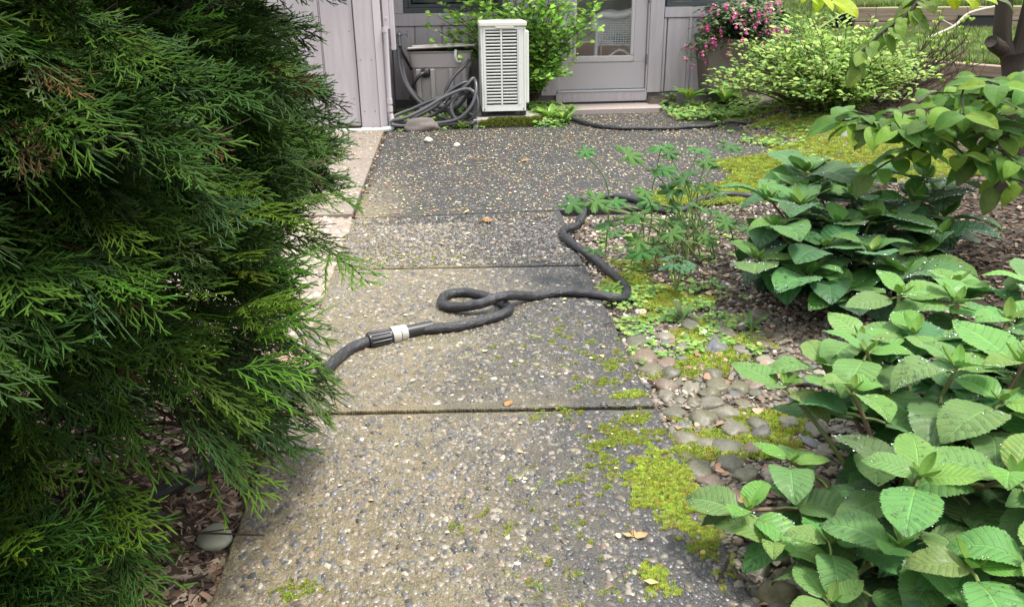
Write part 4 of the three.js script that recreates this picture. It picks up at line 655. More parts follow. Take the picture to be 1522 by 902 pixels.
  part('trunk', tubeG([[0, -0.1, 0], [0.02, 0.4, 0.01], [-0.02, 1.2, 0], [0, 2.7, 0]], 0.06, 12, 12), twigMat, t);
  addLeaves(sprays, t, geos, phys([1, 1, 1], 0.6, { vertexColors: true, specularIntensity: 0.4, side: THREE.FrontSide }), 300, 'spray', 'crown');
}

// ---- broad leaved textures
function veinTex(nv, edge, seed, pale, deep) {
  return dataTex(256, 512, (u, v) => {
    const s = Math.abs(u - 0.5) * 2, ph = (v - 0.22 * s * (1 - 0.3 * v)) * nv, d = Math.abs(((ph % 1) + 1) % 1 - 0.5) * 2; // 1 at a vein
    const vein = sm(0.9, 1, d) * (1 - s * 0.6), midr = sm(0.07, 0.02, s), net = sm(0.12, 0.0, Math.abs(noise(u * 26, v * 40, seed))) * 0.25;
    const k = 1 + 0.12 * noise(u * 4, v * 6, seed + 2) + 0.1 * noise(u * 40, v * 60, seed + 5);
    const b = mix3(deep.map(x => x * k), pale, Math.min(1, vein * 0.55 + midr * 0.8 + net * 0.5)), yl = sm(0.15, 0.55, fbm(u * 2.3 + seed, v * 4.1, seed + 9)), sp = sm(0.62, 0.7, noise(u * 18 + 3, v * 34, seed + 20));
    return mix3(mix3(b, [b[0] * 1.3, b[1] * 1.02, b[2] * 0.8], yl * 0.8), [0.5, 0.33, 0.2], sp * 0.7);
  }, true);
}
function veinBump(nv, seed) { return dataTex(256, 512, (u, v) => { const s = Math.abs(u - 0.5) * 2, ph = (v - 0.22 * s * (1 - 0.3 * v)) * nv, d = Math.abs(((ph % 1) + 1) % 1 - 0.5) * 2; return 0.75 - 0.5 * sm(0.86, 1, d) * (1 - s * 0.4) - 0.5 * sm(0.07, 0.02, s) + 0.18 * noise(u * 24, v * 44, seed) + 0.1 * noise(u * 60, v * 100, seed); }, false); }
const hydTex = veinTex(9, 0, 3, [0.95, 1, 0.9], [0.62, 0.66, 0.62]), hydBump = veinBump(9, 3), dogTex = veinTex(6, 0, 8, [0.95, 1, 0.85], [0.72, 0.74, 0.7]), dogBump = veinBump(6, 8);
const hydLeaf = phys([1, 1, 1], 0.8, { map: hydTex, bumpMap: hydBump, bumpScale: 0.004, transmission: 0.3, thickness: 0, specularIntensity: 0.3, clearcoat: 0.42, clearcoatRoughness: 0.36 });
const hydGeos = [[0.6, 0.1, 0.06], [0.95, -0.08, 0.1], [0.35, 0.05, 0.02], [1.25, 0.12, 0.12], [0.75, -0.12, 0.18], [0.2, 0.06, 0.08]].map(([dr, be, fo], k) => leafGeo({ L: 1, W: 0.67, nv: 46, nu: 6, f: ovate, serr: 0.075, teeth: 23, fold: fo, droop: dr, bend: be, quilt: 0.022, veins: 9, seed: k, wave: 0.06 }));
const budGeo = leafGeo({ L: 1, W: 0.42, nv: 18, nu: 3, f: lance, serr: 0.05, teeth: 9, fold: 0.5, droop: -0.5, quilt: 0.015, veins: 8 });
const dropMat = new THREE.MeshPhysicalMaterial({ color: 0xffffff, transmission: 1, thickness: 0.004, ior: 1.33, roughness: 0.02 });
const dropGeo = (() => { const g = new THREE.IcosahedronGeometry(1, 1); g.scale(1, 0.55, 1); return mergeVertices(g.deleteAttribute('uv').deleteAttribute('normal')); })(); dropGeo.computeVertexNormals();

function hydrangea(name, label, base, tips, o) {
  const t = thing(name, label, 'hydrangea', base), r = rng(o.seed), leaves = [], drops = [];
  const stemM = mat([0.14, 0.16, 0.05], 0.6), woodM = mat([0.17, 0.115, 0.07], 0.8), petM = mat([0.2, 0.27, 0.08], 0.55);
  const addLeaf = (p, az, pitch, s, c, k, pet = 0.04) => {
    const dir = V(Math.sin(az) * Math.cos(pitch), Math.sin(pitch), Math.cos(az) * Math.cos(pitch)), e = p.clone().addScaledVector(dir, pet);
    const nrm = UP.clone().addScaledVector(dir, -dir.y).add(V((r() - 0.5) * 0.35, 0, (r() - 0.5) * 0.35));
    const m = orient(e, dir, nrm, V(s * (0.9 + 0.2 * r()), s, s)); leaves.push({ m, c, k, s });
    if (pet > 0.015) pets.tube([p, p.clone().lerp(e, 0.5).add(V(0, 0.004, 0)), e], 0.0035 * (s / 0.16), 5, false);
    // rain drops lying on the blade
    const g = hydGeos[k]; if (!g) return; const P = g.attributes.position, N = g.attributes.normal; const nd = Math.round(o.drops * r() * r() * 2.2);
    for (let q = 0; q < nd; q++) { const i = Math.floor(r() * P.count); if (P.getZ(i) < 0.08) continue; const v = V(P.getX(i), P.getY(i), P.getZ(i)).applyMatrix4(m), d = s * 0.021 * (0.35 + r() * r() * 1.5); drops.push({ m: mtx([v.x, v.y + d * 0.25, v.z], 0, 0, 0, d) }); }
  };
  const pets = new MB();
  tips.forEach((tp, ti) => {
    const tip = V(tp[0] - base[0], tp[1] - base[1], tp[2] - base[2]), sz = (tp[3] ?? 1) * o.leaf, a0 = r() * 6.28;
    const b0 = V(tip.x * 0.28 + (r() - 0.5) * 0.1, 0, tip.z * 0.28 + (r() - 0.5) * 0.1);
    const pts = curve([b0, b0.clone().lerp(tip, 0.45).add(V(tip.x * 0.02, 0.03 + 0.02 * r(), tip.z * 0.02)), tip], 10);
    part('stem', new MB().tube(pts, q => lerp(0.0085, 0.005, q), 7).build(), tip.y > 0.12 && ti % 3 ? stemM : woodM, t);
    const out = Math.atan2(tip.x, tip.z), L = pts[0].distanceTo(tip);
    const young = mix3(o.col, o.bright, 0.35 + 0.4 * r());
    // crown of the shoot: two crossed pairs and a bud
    for (let k = 0; k < 4; k++) { const pair = k >> 1, az = a0 + (k & 1) * Math.PI + pair * 1.57 + (r() - 0.5) * 0.3; addLeaf(tip.clone().add(V(0, -0.012 + pair * 0.012, 0)), az, (o.up ?? 0.06) + pair * 0.22 + (r() - 0.5) * 0.5, sz * (pair ? 0.7 : 1.08) * (0.85 + 0.3 * r()), mix3(o.col, young, pair ? 0.9 : 0.4).map(v => v * (0.85 + 0.3 * r())), Math.floor(r() * 6), pair ? 0.012 : 0.025); }
    for (let k = 0; k < 4; k++) { const az = a0 + 0.8 + k * 1.57, ln = 0.55 + 0.6 * r(), dir = V(Math.sin(az) * ln, 0.75, Math.cos(az) * ln); leaves.push({ m: orient(tip.clone(), dir, V(-Math.sin(az), 0.6, -Math.cos(az)), sz * (k < 2 ? 0.2 : 0.34) * (0.8 + 0.5 * r())), c: o.bright.map(v => v * (0.8 + 0.3 * r())), k: 6, s: sz * 0.3 }); }
    const nodes = Math.max(1, Math.round(L / o.gap)); for (let n = 1; n <= nodes; n++) {
      const q = 1 - n * o.gap / L * 0.95; if (q < 0.12) break; const f = q * 10, p = pts[Math.floor(f)].clone().lerp(pts[Math.min(10, Math.floor(f) + 1)], f % 1);
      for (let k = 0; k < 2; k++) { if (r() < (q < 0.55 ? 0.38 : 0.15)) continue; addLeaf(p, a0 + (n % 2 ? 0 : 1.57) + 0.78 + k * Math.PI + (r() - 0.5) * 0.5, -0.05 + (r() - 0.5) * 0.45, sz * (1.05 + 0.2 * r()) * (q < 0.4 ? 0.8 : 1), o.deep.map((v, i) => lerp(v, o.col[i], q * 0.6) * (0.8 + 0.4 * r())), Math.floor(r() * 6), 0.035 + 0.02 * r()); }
    }
  });
  part('petioles', pets.build(), petM, t).userData.kind = 'stuff';
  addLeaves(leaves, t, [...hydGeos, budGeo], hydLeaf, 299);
  stuffCopies('water_drop', [dropGeo], dropMat, drops, t);
  return t;
}
{
  const r = rng(66);
  const front = [[1.0, 0.37, -1.75, 0.95], [0.97, 0.36, -1.38, 1.0], [1.3, 0.4, -2.0, 1.05], [1.5, 0.44, -2.12, 1.1], [1.56, 0.44, -1.98, 1.1], [1.16, 0.38, -2.02, 1], [1.03, 0.33, -1.97, 0.95], [0.9, 0.3, -1.92, 0.85], [0.84, 0.2, -1.7, 0.8], [0.68, 0.165, -1.56, 0.8], [0.72, 0.13, -1.48, 0.75], [1.31, 0.39, -1.62, 1.1], [1.01, 0.25, -1.22, 1], [0.92, 0.23, -1.32, 0.9], [0.82, 0.17, -1.42, 0.8], [1.2, 0.33, -1.4, 1.05], [1.27, 0.42, -1.75, 1.05], [0.76, 0.13, -1.28, 0.8], [1.45, 0.42, -1.75, 1.1], [1.4, 0.38, -1.5, 1.1], [1.13, 0.27, -1.2, 1], [1.65, 0.46, -1.85, 1.1], [1.75, 0.48, -2.15, 1.1], [1.36, 0.44, -2.2, 1.05], [1.85, 0.45, -1.95, 1], [1.1, 0.41, -1.88, 1], [1.55, 0.3, -1.5], [1.6, 0.38, -1.65], [1.5, 0.2, -1.3], [1.3, 0.25, -1.25], [1.25, 0.15, -1.1], [1.05, 0.12, -1.1], [1.35, 0.3, -1.35], [1.9, 0.46, -2.25], [1.6, 0.43, -2.3], [2.0, 0.42, -2.1], [1.75, 0.38, -1.75]];
  hydrangea('hydrangea', 'nearest hydrangea, pale green wet leaves filling the lower right corner', [1.22, -0.02, -1.72], front, { seed: 11, leaf: 0.158, gap: 0.095, drops: 44, col: [0.18, 0.375, 0.105], deep: [0.07, 0.185, 0.05], bright: [0.27, 0.5, 0.07] });
  const back = [[1.66, 0.5, -3.6], [1.42, 0.43, -3.4], [1.38, 0.36, -3.2], [1.28, 0.25, -3.12], [1.86, 0.4, -3.5], [1.95, 0.35, -3.3], [2.2, 0.47, -3.5], [2.12, 0.29, -3.22], [1.71, 0.3, -3.02], [1.98, 0.25, -3.1], [1.46, 0.21, -3.02], [1.7, 0.34, -3.28], [1.52, 0.43, -3.3], [2.25, 0.32, -3.4], [1.75, 0.46, -3.65], [2.0, 0.44, -3.65], [1.6, 0.16, -2.95], [1.85, 0.2, -3.0], [2.1, 0.4, -3.4], [1.55, 0.3, -3.1], [1.82, 0.36, -3.25], [2.3, 0.38, -3.55], [1.6, 0.44, -3.5]];
  hydrangea('hydrangea', 'dark green hydrangea behind the nearest one, its big leaves covered with drops', [1.77, 0.0, -3.36], back, { seed: 23, up: 0.2, leaf: 0.22, gap: 0.12, drops: 80, col: [0.105, 0.255, 0.095], deep: [0.05, 0.135, 0.05], bright: [0.26, 0.48, 0.07] });
}
// ---- cranesbill with lobed leaves on thin stems
{
  const palm = (seed) => { const b = new MB(), r = rng(seed), N = 84; const c = b.v(0, 0, 0, 0.5, 0.5), r1 = [], r2 = [], r3 = []; for (let i = 0; i <= N; i++) { const a = lerp(-2.65, 2.65, i / N), lob = Math.pow(Math.abs(Math.cos(Math.PI * a / 0.9)), 0.8), L = 0.34 + 0.66 * lob, rr = L * (1 - 0.12 * Math.abs(a) / 2.65) * (1 + 0.07 * (i % 3 === 0 ? 1 : -0.6)), pl = 0.05 * (lob - 0.5); const at = (k, y) => b.v(Math.sin(a) * rr * k, y, Math.cos(a) * rr * k, 0.5 + 0.5 * Math.sin(a) * k * rr, 0.5 + 0.5 * Math.cos(a) * k * rr); r1.push(at(0.35, 0.05 + pl * 0.4)); r2.push(at(0.7, 0.04 + pl)); r3.push(at(1, -0.06 + pl + 0.03 * (r() - 0.5))); } for (let i = 0; i < N; i++) { b.t(c, r1[i], r1[i + 1]); b.q(r1[i], r2[i], r2[i + 1], r1[i + 1]); b.q(r2[i], r3[i], r3[i + 1], r2[i + 1]); } return b.build(); };
  const geos = [palm(1), palm(2), palm(3)], r = rng(90), lm = phys([1, 1, 1], 0.8, { transmission: 0.32, thickness: 0, specularIntensity: 0.3, clearcoat: 0.15, clearcoatRoughness: 0.3, bumpMap: barkTex, bumpScale: 0.001 }), sMat = mat([0.2, 0.28, 0.09], 0.6);
  const t = thing('cranesbill', 'airy cranesbill with deeply lobed leaves on thin stems at the edge of the path', 'cranesbill', [1.2, 0.0, -3.95]);
  const P = [[0.65, 0.65, -3.8, 0], [0.84, 0.65, -3.7], [1.02, 0.66, -3.8], [1.24, 0.62, -3.9], [1.31, 0.53, -4.0], [0.56, 0.43, -3.6, 1], [0.67, 0.44, -3.6], [0.74, 0.46, -3.5], [0.9, 0.48, -3.6], [1.03, 0.54, -3.8], [1.15, 0.49, -3.8], [1.32, 0.41, -3.9], [1.09, 0.43, -3.8], [0.85, 0.38, -3.5], [0.72, 0.35, -3.5], [0.86, 0.25, -3.5], [1.25, 0.39, -4.0], [1.46, 0.59, -4.1], [1.3, 0.3, -3.6], [1.04, 0.25, -3.6], [0.95, 0.4, -3.7], [1.2, 0.35, -3.7], [1.1, 0.6, -3.95], [1.4, 0.45, -4.2], [1.38, 0.25, -3.85], [1.0, 0.12, -3.75], [0.9, 0.15, -3.6], [1.22, 0.2, -3.65], [1.15, 0.15, -4.1], [1.45, 0.15, -4.0]];
  const lv = []; P.forEach(([x, y, z], i) => { const p = V(x - 1.2, y * 0.9, z + 3.95), b0 = V((r() - 0.5) * 0.5 + p.x * 0.3, 0.0, (r() - 0.5) * 0.2 + p.z * 0.1), mid = b0.clone().lerp(p, 0.55).add(V(-p.x * 0.12, 0.06, 0)); part('stem', new MB().tube(curve([b0, mid, p], 12), q => 0.0048 - 0.002 * q, 6).build(), sMat, t); const az = r() * 6.28, d = V(Math.sin(az), -0.25 + 0.2 * r(), Math.cos(az) + 0.5), nr = UP.clone().add(V((r() - 0.5) * 1.1, 0, 0.35 + (r() - 0.5) * 0.7)); const j = 0.75 + 0.5 * r(); lv.push({ m: orient(p, d, nr, 0.062 + 0.032 * r()), c: [0.055 * j, 0.15 * j, 0.03 * j], k: i % 3, s: 0.07 }); });
  for (let k = 0; k < 22; k++) { const p = V((r() - 0.5) * 1.0 - 0.05, 0.05 + 0.3 * r(), (r() - 0.3) * 0.45), b0 = V((r() - 0.5) * 0.2, 0, (r() - 0.5) * 0.2); part('stem', new MB().tube(curve([b0, b0.clone().lerp(p, 0.5).add(V(0, 0.05, 0)), p], 8), 0.003, 5).build(), sMat, t); if (k % 2) lv.push({ m: orient(p, V(r() - 0.5, -0.1, r()), UP.clone().add(V(r() - 0.5, 0, 0.4)), 0.035 + 0.035 * r()), c: [0.085, 0.17, 0.055], k: k % 3, s: 0.05 }); }
  addLeaves(lv, t, geos, lm, 300);
  const t2 = thing('cranesbill', 'small cranesbill seedling alone on the mossy soil between hose and dark hydrangea', 'cranesbill', [1.02, 0.0, -3.4]);
  const l2 = []; for (let k = 0; k < 8; k++) { const a = k * 0.8, p = V(Math.sin(a) * 0.05, 0.13 + 0.03 * r(), Math.cos(a) * 0.05); part('stem', tubeG([[0, 0, 0], [p.x * 0.4, 0.07, p.z * 0.4], [p.x, p.y, p.z]], 0.003, 5, 6), sMat, t2); l2.push({ m: orient(p, V(Math.sin(a), -0.2, Math.cos(a)), V(Math.sin(a) * 0.3, 1, Math.cos(a) * 0.3), 0.045), c: [0.075, 0.16, 0.08], k: k % 3, s: 0.05 }); }
  addLeaves(l2, t2, geos, lm);
}
// ---- dogwood at the right
{
  const t = thing('dogwood_tree', 'dogwood tree at the right edge with forked brown trunk and drooping leafy branches', 'tree', [0, 0, 0]);
  const bark = new THREE.MeshStandardMaterial({ color: col([0.04, 0.03, 0.021]), roughness: 0.85, bumpMap: barkTex, bumpScale: 0.006 });
  const G = []; const tb = (p, a, b, n = 14) => G.push(new MB().tube(curve(p, n), q => lerp(a, b, q), 14).build());
  tb([[3.32, -0.1, -4.42], [3.27, 0.4, -4.42], [3.235, 0.75, -4.45], [3.2, 0.93, -4.48]], 0.085, 0.075);
  tb([[3.22, 0.86, -4.47], [3.13, 0.98, -4.5], [3.1, 1.12, -4.5], [3.085, 1.3, -4.5], [3.02, 2.0, -4.4], [2.8, 2.6, -4.2]], 0.05, 0.02, 24);
  tb([[3.2, 0.86, -4.47], [3.23, 1.0, -4.47], [3.235, 1.2, -4.47], [3.3, 1.9, -4.5], [3.5, 2.7, -4.6]], 0.055, 0.025, 24);
  tb([[3.15, 0.95, -4.5], [3.07, 0.98, -4.48], [3.03, 1.0, -4.46]], 0.05, 0.035, 5);
  part('trunk', mergeGeometries(G), bark, t);
  const TW = { T1: [[2.74, 0.75, -3.7], [2.37, 0.69, -3.5], [2.13, 0.65, -3.4], [1.97, 0.58, -3.35], [1.88, 0.54, -3.3]] };
  const dogGeos = [[0.6, 0.1], [1.0, -0.1], [0.3, 0.05], [0.8, 0.15]].map(([d, b], k) => leafGeo({ L: 1, W: 0.58, nv: 18, nu: 4, f: ovate, fold: 0.18, droop: d, bend: b, quilt: 0.014, veins: 6, seed: 20 + k, wave: 0.07 }));
  const dm = phys([1, 1, 1], 0.85, { map: dogTex, bumpMap: dogBump, bumpScale: 0.002, transmission: 0.5, thickness: 0, specularIntensity: 0.25, clearcoat: 0.12, clearcoatRoughness: 0.35 });
  const r = rng(303), lv = [];
  const twigs = {T1: [[2.76, 0.78, -3.7], [2.35, 0.7, -3.5], [2.08, 0.65, -3.4], [1.91, 0.59, -3.35], [1.81, 0.55, -3.3]], T2: [[2.65, 0.94, -3.6], [2.34, 0.86, -3.4], [2.08, 0.83, -3.3], [1.91, 0.81, -3.3], [1.8, 0.76, -3.3]], T3: [[2.59, 0.9, -3.5], [2.3, 0.92, -3.3], [2.11, 0.93, -3.2], [2.09, 0.85, -3.2]], T4: [[2.56, 0.73, -3.4], [2.35, 0.68, -3.3], [2.23, 0.61, -3.25]], T5: [[2.51, 0.63, -3.3], [2.4, 0.57, -3.25], [2.32, 0.5, -3.2]], T6: [[2.35, 0.7, -3.5], [2.16, 0.72, -3.4], [2.01, 0.71, -3.4], [1.84, 0.77, -3.35]], T7: [[1.88, 1.33, -3.2], [1.76, 1.22, -3.1], [1.67, 1.15, -3.1], [1.61, 1.09, -3.1], [1.58, 1.03, -3.1]], T8: [[1.25, 1.36, -3.0], [1.32, 1.3, -3.0], [1.41, 1.27, -3.0]], T9: [[1.79, 1.35, -3.0], [1.89, 1.28, -3.0], [2.01, 1.27, -3.0]]};
  for (const [n, tw] of Object.entries(twigs)) {
    const len = curve(tw, 30), first = len[0];
    part('branch', new MB().tube(len, q => lerp(0.011, 0.0035, q), 7).build(), bark, t);
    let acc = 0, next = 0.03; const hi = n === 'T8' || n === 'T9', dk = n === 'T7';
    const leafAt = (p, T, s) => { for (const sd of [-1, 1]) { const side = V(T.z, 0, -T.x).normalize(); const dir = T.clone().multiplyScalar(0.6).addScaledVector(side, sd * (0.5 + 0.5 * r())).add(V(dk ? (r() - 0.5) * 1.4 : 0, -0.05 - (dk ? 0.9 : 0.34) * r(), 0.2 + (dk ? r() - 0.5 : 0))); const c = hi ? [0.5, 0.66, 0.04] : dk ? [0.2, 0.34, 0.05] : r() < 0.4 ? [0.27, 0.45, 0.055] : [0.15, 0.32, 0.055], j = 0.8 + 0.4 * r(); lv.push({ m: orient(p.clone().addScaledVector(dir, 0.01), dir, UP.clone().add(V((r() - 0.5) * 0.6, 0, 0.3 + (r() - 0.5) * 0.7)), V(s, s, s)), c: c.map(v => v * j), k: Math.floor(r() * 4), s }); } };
    for (let i = 1; i < len.length; i++) {
      acc += len[i].distanceTo(len[i - 1]); if (acc < next) continue; next = acc + (dk ? 0.025 : 0.05 + 0.04 * r()); const T = len[i].clone().sub(len[i - 1]).normalize(), S = n === 'T7' ? 0.085 : hi ? 0.11 : 0.14;
      leafAt(len[i], T, S * (0.75 + 0.45 * r()));
      // short side shoots
      if (!hi && !dk && r() < 0.85) { const sd = r() < 0.5 ? -1 : 1, side = V(T.z, 0, -T.x).normalize(), e = len[i].clone().addScaledVector(T, 0.07).addScaledVector(side, sd * (0.1 + 0.08 * r())).add(V(0, -0.03 + 0.07 * r(), 0)); part('twig', new MB().tube([len[i], len[i].clone().lerp(e, 0.5).add(V(0, 0.01, 0)), e], 0.0035, 5).build(), bark, t); leafAt(e, e.clone().sub(len[i]).normalize(), S * (0.7 + 0.45 * r())); leafAt(len[i].clone().lerp(e, 0.6), T, S * (0.6 + 0.4 * r())); }
    }
    { const T = len[30].clone().sub(len[29]).normalize(); lv.push({ m: orient(len[30], T.clone().add(V(0, -0.4, 0)), UP.clone().add(V(0, 0, 0.5)), dk ? 0.08 : 0.13), c: [0.12, 0.22, 0.05], k: 0, s: 0.14 }); }
  }
  // crown above the frame, which shades the bed
  for (let k = 0; k < 260; k++) { const a = r() * 6.28, q = Math.sqrt(r()) * 1.5, p = V(3.5 + Math.cos(a) * q, 2.0 + 1.5 * r() * (1 - 0.2 * q), -4.2 + Math.sin(a) * q), dir = V(Math.cos(a + r()), -0.3, Math.sin(a + r())); lv.push({ m: orient(p, dir, UP.clone().add(V(r() - 0.5, 0, r() - 0.5)), 0.15), c: [0.11, 0.21, 0.05], k: k & 3, s: 0.05 }); }
  addLeaves(lv, t, dogGeos, dm, 290);
}
// ---- small leaved shrubs
const smallLeaf = leafGeo({ L: 1, W: 0.5, nv: 5, nu: 1, f: ellip, fold: 0.25, droop: 0.5 }), roundLeaf = leafGeo({ L: 1, W: 0.85, nv: 6, nu: 1, f: ellip, fold: 0.15, droop: 0.6 });
const shrubMat = phys([1, 1, 1], 0.8, { transmission: 0.38, thickness: 0, specularIntensity: 0.35, clearcoat: 0.3, clearcoatRoughness: 0.3 });
function stemsTo(t, base, ends, w, r, leafEvery, leafS, C, lv, hang = 0, spread = 0.06) {
  for (const e0 of ends) {
    const e = V(...e0), b0 = base.clone().add(V((r() - 0.5) * 0.14, 0, (r() - 0.5) * 0.1)), mid = b0.clone().lerp(e, 0.5).add(V((r() - 0.5) * 0.08, 0.08 + hang, (r() - 0.5) * 0.06)), c = curve([b0, mid, e], 16);
    part('branch', new MB().tube(c, q => lerp(w, w * 0.3, q), 6).build(), twigMat, t);
    for (let i = 4; i <= 16; i++) for (let k = 0; k < leafEvery; k++) {
      const T = c[i].clone().sub(c[i - 1]).normalize(), az = r() * 6.28, out = V(Math.cos(az), -0.1 + 0.6 * r(), Math.sin(az)), p = c[i].clone().addScaledVector(out, spread * Math.sqrt(r()) * (0.4 + 0.6 * i / 16)), j = 0.7 + 0.6 * r(), cc = C[Math.floor(r() * C.length)];
      lv.push({ m: orient(p, T.clone().multiplyScalar(0.5).add(out), UP.clone().add(V((r() - 0.5) * 1.2, 0, (r() - 0.3) * 1.2)), leafS * (0.7 + 0.6 * r())), c: cc.map(v => v * j), s: leafS });
    }
  }
}
{
  const t = thing('leafy_shrub', 'bright green small leaved shrub growing behind and over the air conditioner', 'shrub', [0, 0, 0]), r = rng(71), lv = [];
  const C = [[0.22, 0.44, 0.06], [0.3, 0.52, 0.07], [0.15, 0.34, 0.06], [0.36, 0.56, 0.1]];
  const ends = []; for (let k = 0; k < 30; k++) ends.push([lerp(0.1, 1.55, r()), lerp(0.98, 1.75, r()), lerp(-9.15, -8.5, r())]);
  ends.push([1.35, 0.95, -8.7], [1.3, 0.75, -8.6], [1.28, 0.6, -8.6], [1.15, 0.45, -8.6], [1.1, 0.38, -8.65], [1.45, 0.9, -8.6], [1.2, 0.85, -8.55], [1.05, 0.7, -8.6], [1.4, 0.72, -8.7], [1.52, 1.08, -8.7], [1.55, 1.0, -8.65], [1.25, 0.5, -8.7], [1.05, 0.55, -8.6], [0.98, 0.9, -8.6], [1.1, 1.0, -8.5], [1.3, 1.1, -8.5]);
  ends.push([0.05, 1.1, -8.7], [0.2, 1.15, -8.65], [-0.1, 0.9, -8.75], [0.4, 1.1, -8.6], [0.6, 1.12, -8.6], [0.8, 1.1, -8.55], [1.0, 1.12, -8.5], [1.6, 1.15, -8.7], [1.55, 0.85, -8.65], [1.0, 0.4, -8.5], [1.22, 0.42, -8.5], [0.22, 0.92, -8.7], [0.1, 0.82, -8.75], [0.16, 0.7, -8.75], [0.27, 0.62, -8.7], [-0.02, 0.75, -8.75], [-0.05, 1.02, -8.7], [0.15, 1.0, -8.6], [0.28, 0.8, -8.65], [0.3, 1.0, -8.6]);
  stemsTo(t, V(0.92, 0.08, -9.0), ends, 0.007, r, 4, 0.06, C, lv, 0.05, 0.12);
  addLeaves(lv, t, [roundLeaf], shrubMat, 290);
}
{
  const t = thing('azalea', 'wide azalea with light green leaves on the left and bare dark twigs on the right', 'azalea', [0, 0, 0]), r = rng(72), lv = [];
  const C = [[0.24, 0.4, 0.06], [0.32, 0.47, 0.08], [0.13, 0.27, 0.05], [0.42, 0.54, 0.14]];
  const ends = []; for (let k = 0; k < 230; k++) { const u = r(), th = r() * 6.28, q = Math.sqrt(r()); const x = 3.62 + Math.cos(th) * q * 1.08, z = -7.75 + Math.sin(th) * q * 0.85; ends.push([x, 0.08 + (0.95 * Math.sqrt(Math.max(0, 1 - q * q * 0.9))) * (0.6 + 0.4 * u), z]); }
  stemsTo(t, V(3.72, 0.0, -7.7), ends, 0.008, r, 4, 0.054, C, lv, 0.02, 0.1);
  // bare right side
  for (let k = 0; k < 34; k++) {
    const e = V(lerp(4.2, 5.35, r()), lerp(0.35, 0.92, r()), lerp(-8.4, -7.5, r())), b0 = V(4.1 + 0.5 * r(), 0.03, -8.0 + (r() - 0.5) * 0.3), c = curve([b0, b0.clone().lerp(e, 0.5).add(V((r() - 0.5) * 0.1, 0.04, 0)), e], 10);
    part('branch', new MB().tube(c, q => lerp(0.011, 0.004, q), 5).build(), twigMat, t);
    const tw = new MB(); for (let i = 4; i <= 10; i++) for (let q = 0; q < 2; q++) { const f = c[i].clone().add(V((r() - 0.5) * 0.2, 0.05 + 0.12 * r(), (r() - 0.5) * 0.15)); tw.tube([c[i], f], 0.0028, 4, false); if (r() < 0.18) for (let n = 0; n < 7; n++) lv.push({ m: orient(f, V(r() - 0.5, 0.6, r() - 0.5), V(0, 1, r()), 0.05), c: C[1], s: 0.04 }); } part('twig', tw.build(), twigMat, t).userData.kind = 'stuff';
  }
  addLeaves(lv, t, [smallLeaf], shrubMat, 200);
}
// ---- fuchsias
function flowerGeo() { const b = new MB(); const pet = (a, len, w, y0, c, out) => { const d = V(Math.cos(a), 0, Math.sin(a)), s = V(-d.z, 0, d.x); const A = b.v(0, y0, 0, 0, 0, c), P = (k, wd, y) => [b.v(d.x * k + s.x * wd, y, d.z * k + s.z * wd, 0, 0, c), b.v(d.x * k - s.x * wd, y, d.z * k - s.z * wd, 1, 0, c)]; const [p1, p2] = P(len * 0.5, w, y0 + out[0]), e = b.v(d.x * len, y0 + out[1], d.z * len, 0, 1, c); b.t(A, p1, p2); b.t(p1, e, p2); }; for (let k = 0; k < 4; k++) pet(k * 1.57, 0.9, 0.22, 0.1, [1, 0.75, 0.7], [0.15, 0.0]); for (let k = 0; k < 6; k++) pet(k * 1.05, 0.45, 0.25, -0.05, [0.9, 0.25, 0.75], [-0.45, -0.75]); b.tube([V(0, 0.1, 0), V(0, 0.5, 0)], 0.1, 6, true, () => [1, 0.7, 0.65]); b.tube([V(0, -0.4, 0), V(0.05, -1.2, 0)], 0.03, 4, true, () => [1, 0.5, 0.7]); return b.build(); }
const fuchsiaGeo = flowerGeo();
function fuchsia(label, base, R, H, n, seed, hang) {
  const t = thing('fuchsia', label, 'flowers', base), r = rng(seed), lv = [], C = [[0.1, 0.18, 0.06], [0.15, 0.24, 0.09], [0.07, 0.13, 0.05]];
  const ends = []; for (let k = 0; k < n; k++) { const a = r() * 6.28, q = 0.4 + 0.6 * r(); ends.push([Math.cos(a) * R * q, lerp(-hang, H, Math.pow(r(), q > 0.8 ? 1.6 : 0.8)), Math.sin(a) * R * q * 0.8]); }
  stemsTo(t, V(0, 0, 0), ends, 0.005, r, 4, 0.05, C, lv, H * 0.3, 0.07);
  addLeaves(lv, t, [smallLeaf], shrubMat, 60);
  const fm = [[0.92, 0.28, 0.6], [0.95, 0.68, 0.7], [0.96, 0.82, 0.76], [0.92, 0.4, 0.68]].map(c => phys(c, 0.6, { transmission: 0.3, thickness: 0, vertexColors: true }));
  for (const e of ends) for (let q = 0; q < (r() < 0.35 ? 2 : 1); q++) { const o = part('flower', fuchsiaGeo, fm[Math.floor(r() * 4.99) % 4 === 0 && r() < 0.5 ? 0 : 1 + Math.floor(r() * 2.25)], t); o.position.set(e[0] + (r() - 0.5) * 0.12, e[1] + (r() - 0.4) * 0.12, e[2] + 0.06 + (r() - 0.5) * 0.1); o.rotation.set((r() - 0.5), r() * 6.28, (r() - 0.5)); o.scale.setScalar(0.038 + 0.016 * r()); }
  return t;
}
fuchsia('pink and red fuchsias with trailing stems growing in the tall brown planter', [3.2, 0.66, -9.0], 0.56, 0.4, 120, 51, 0.16);
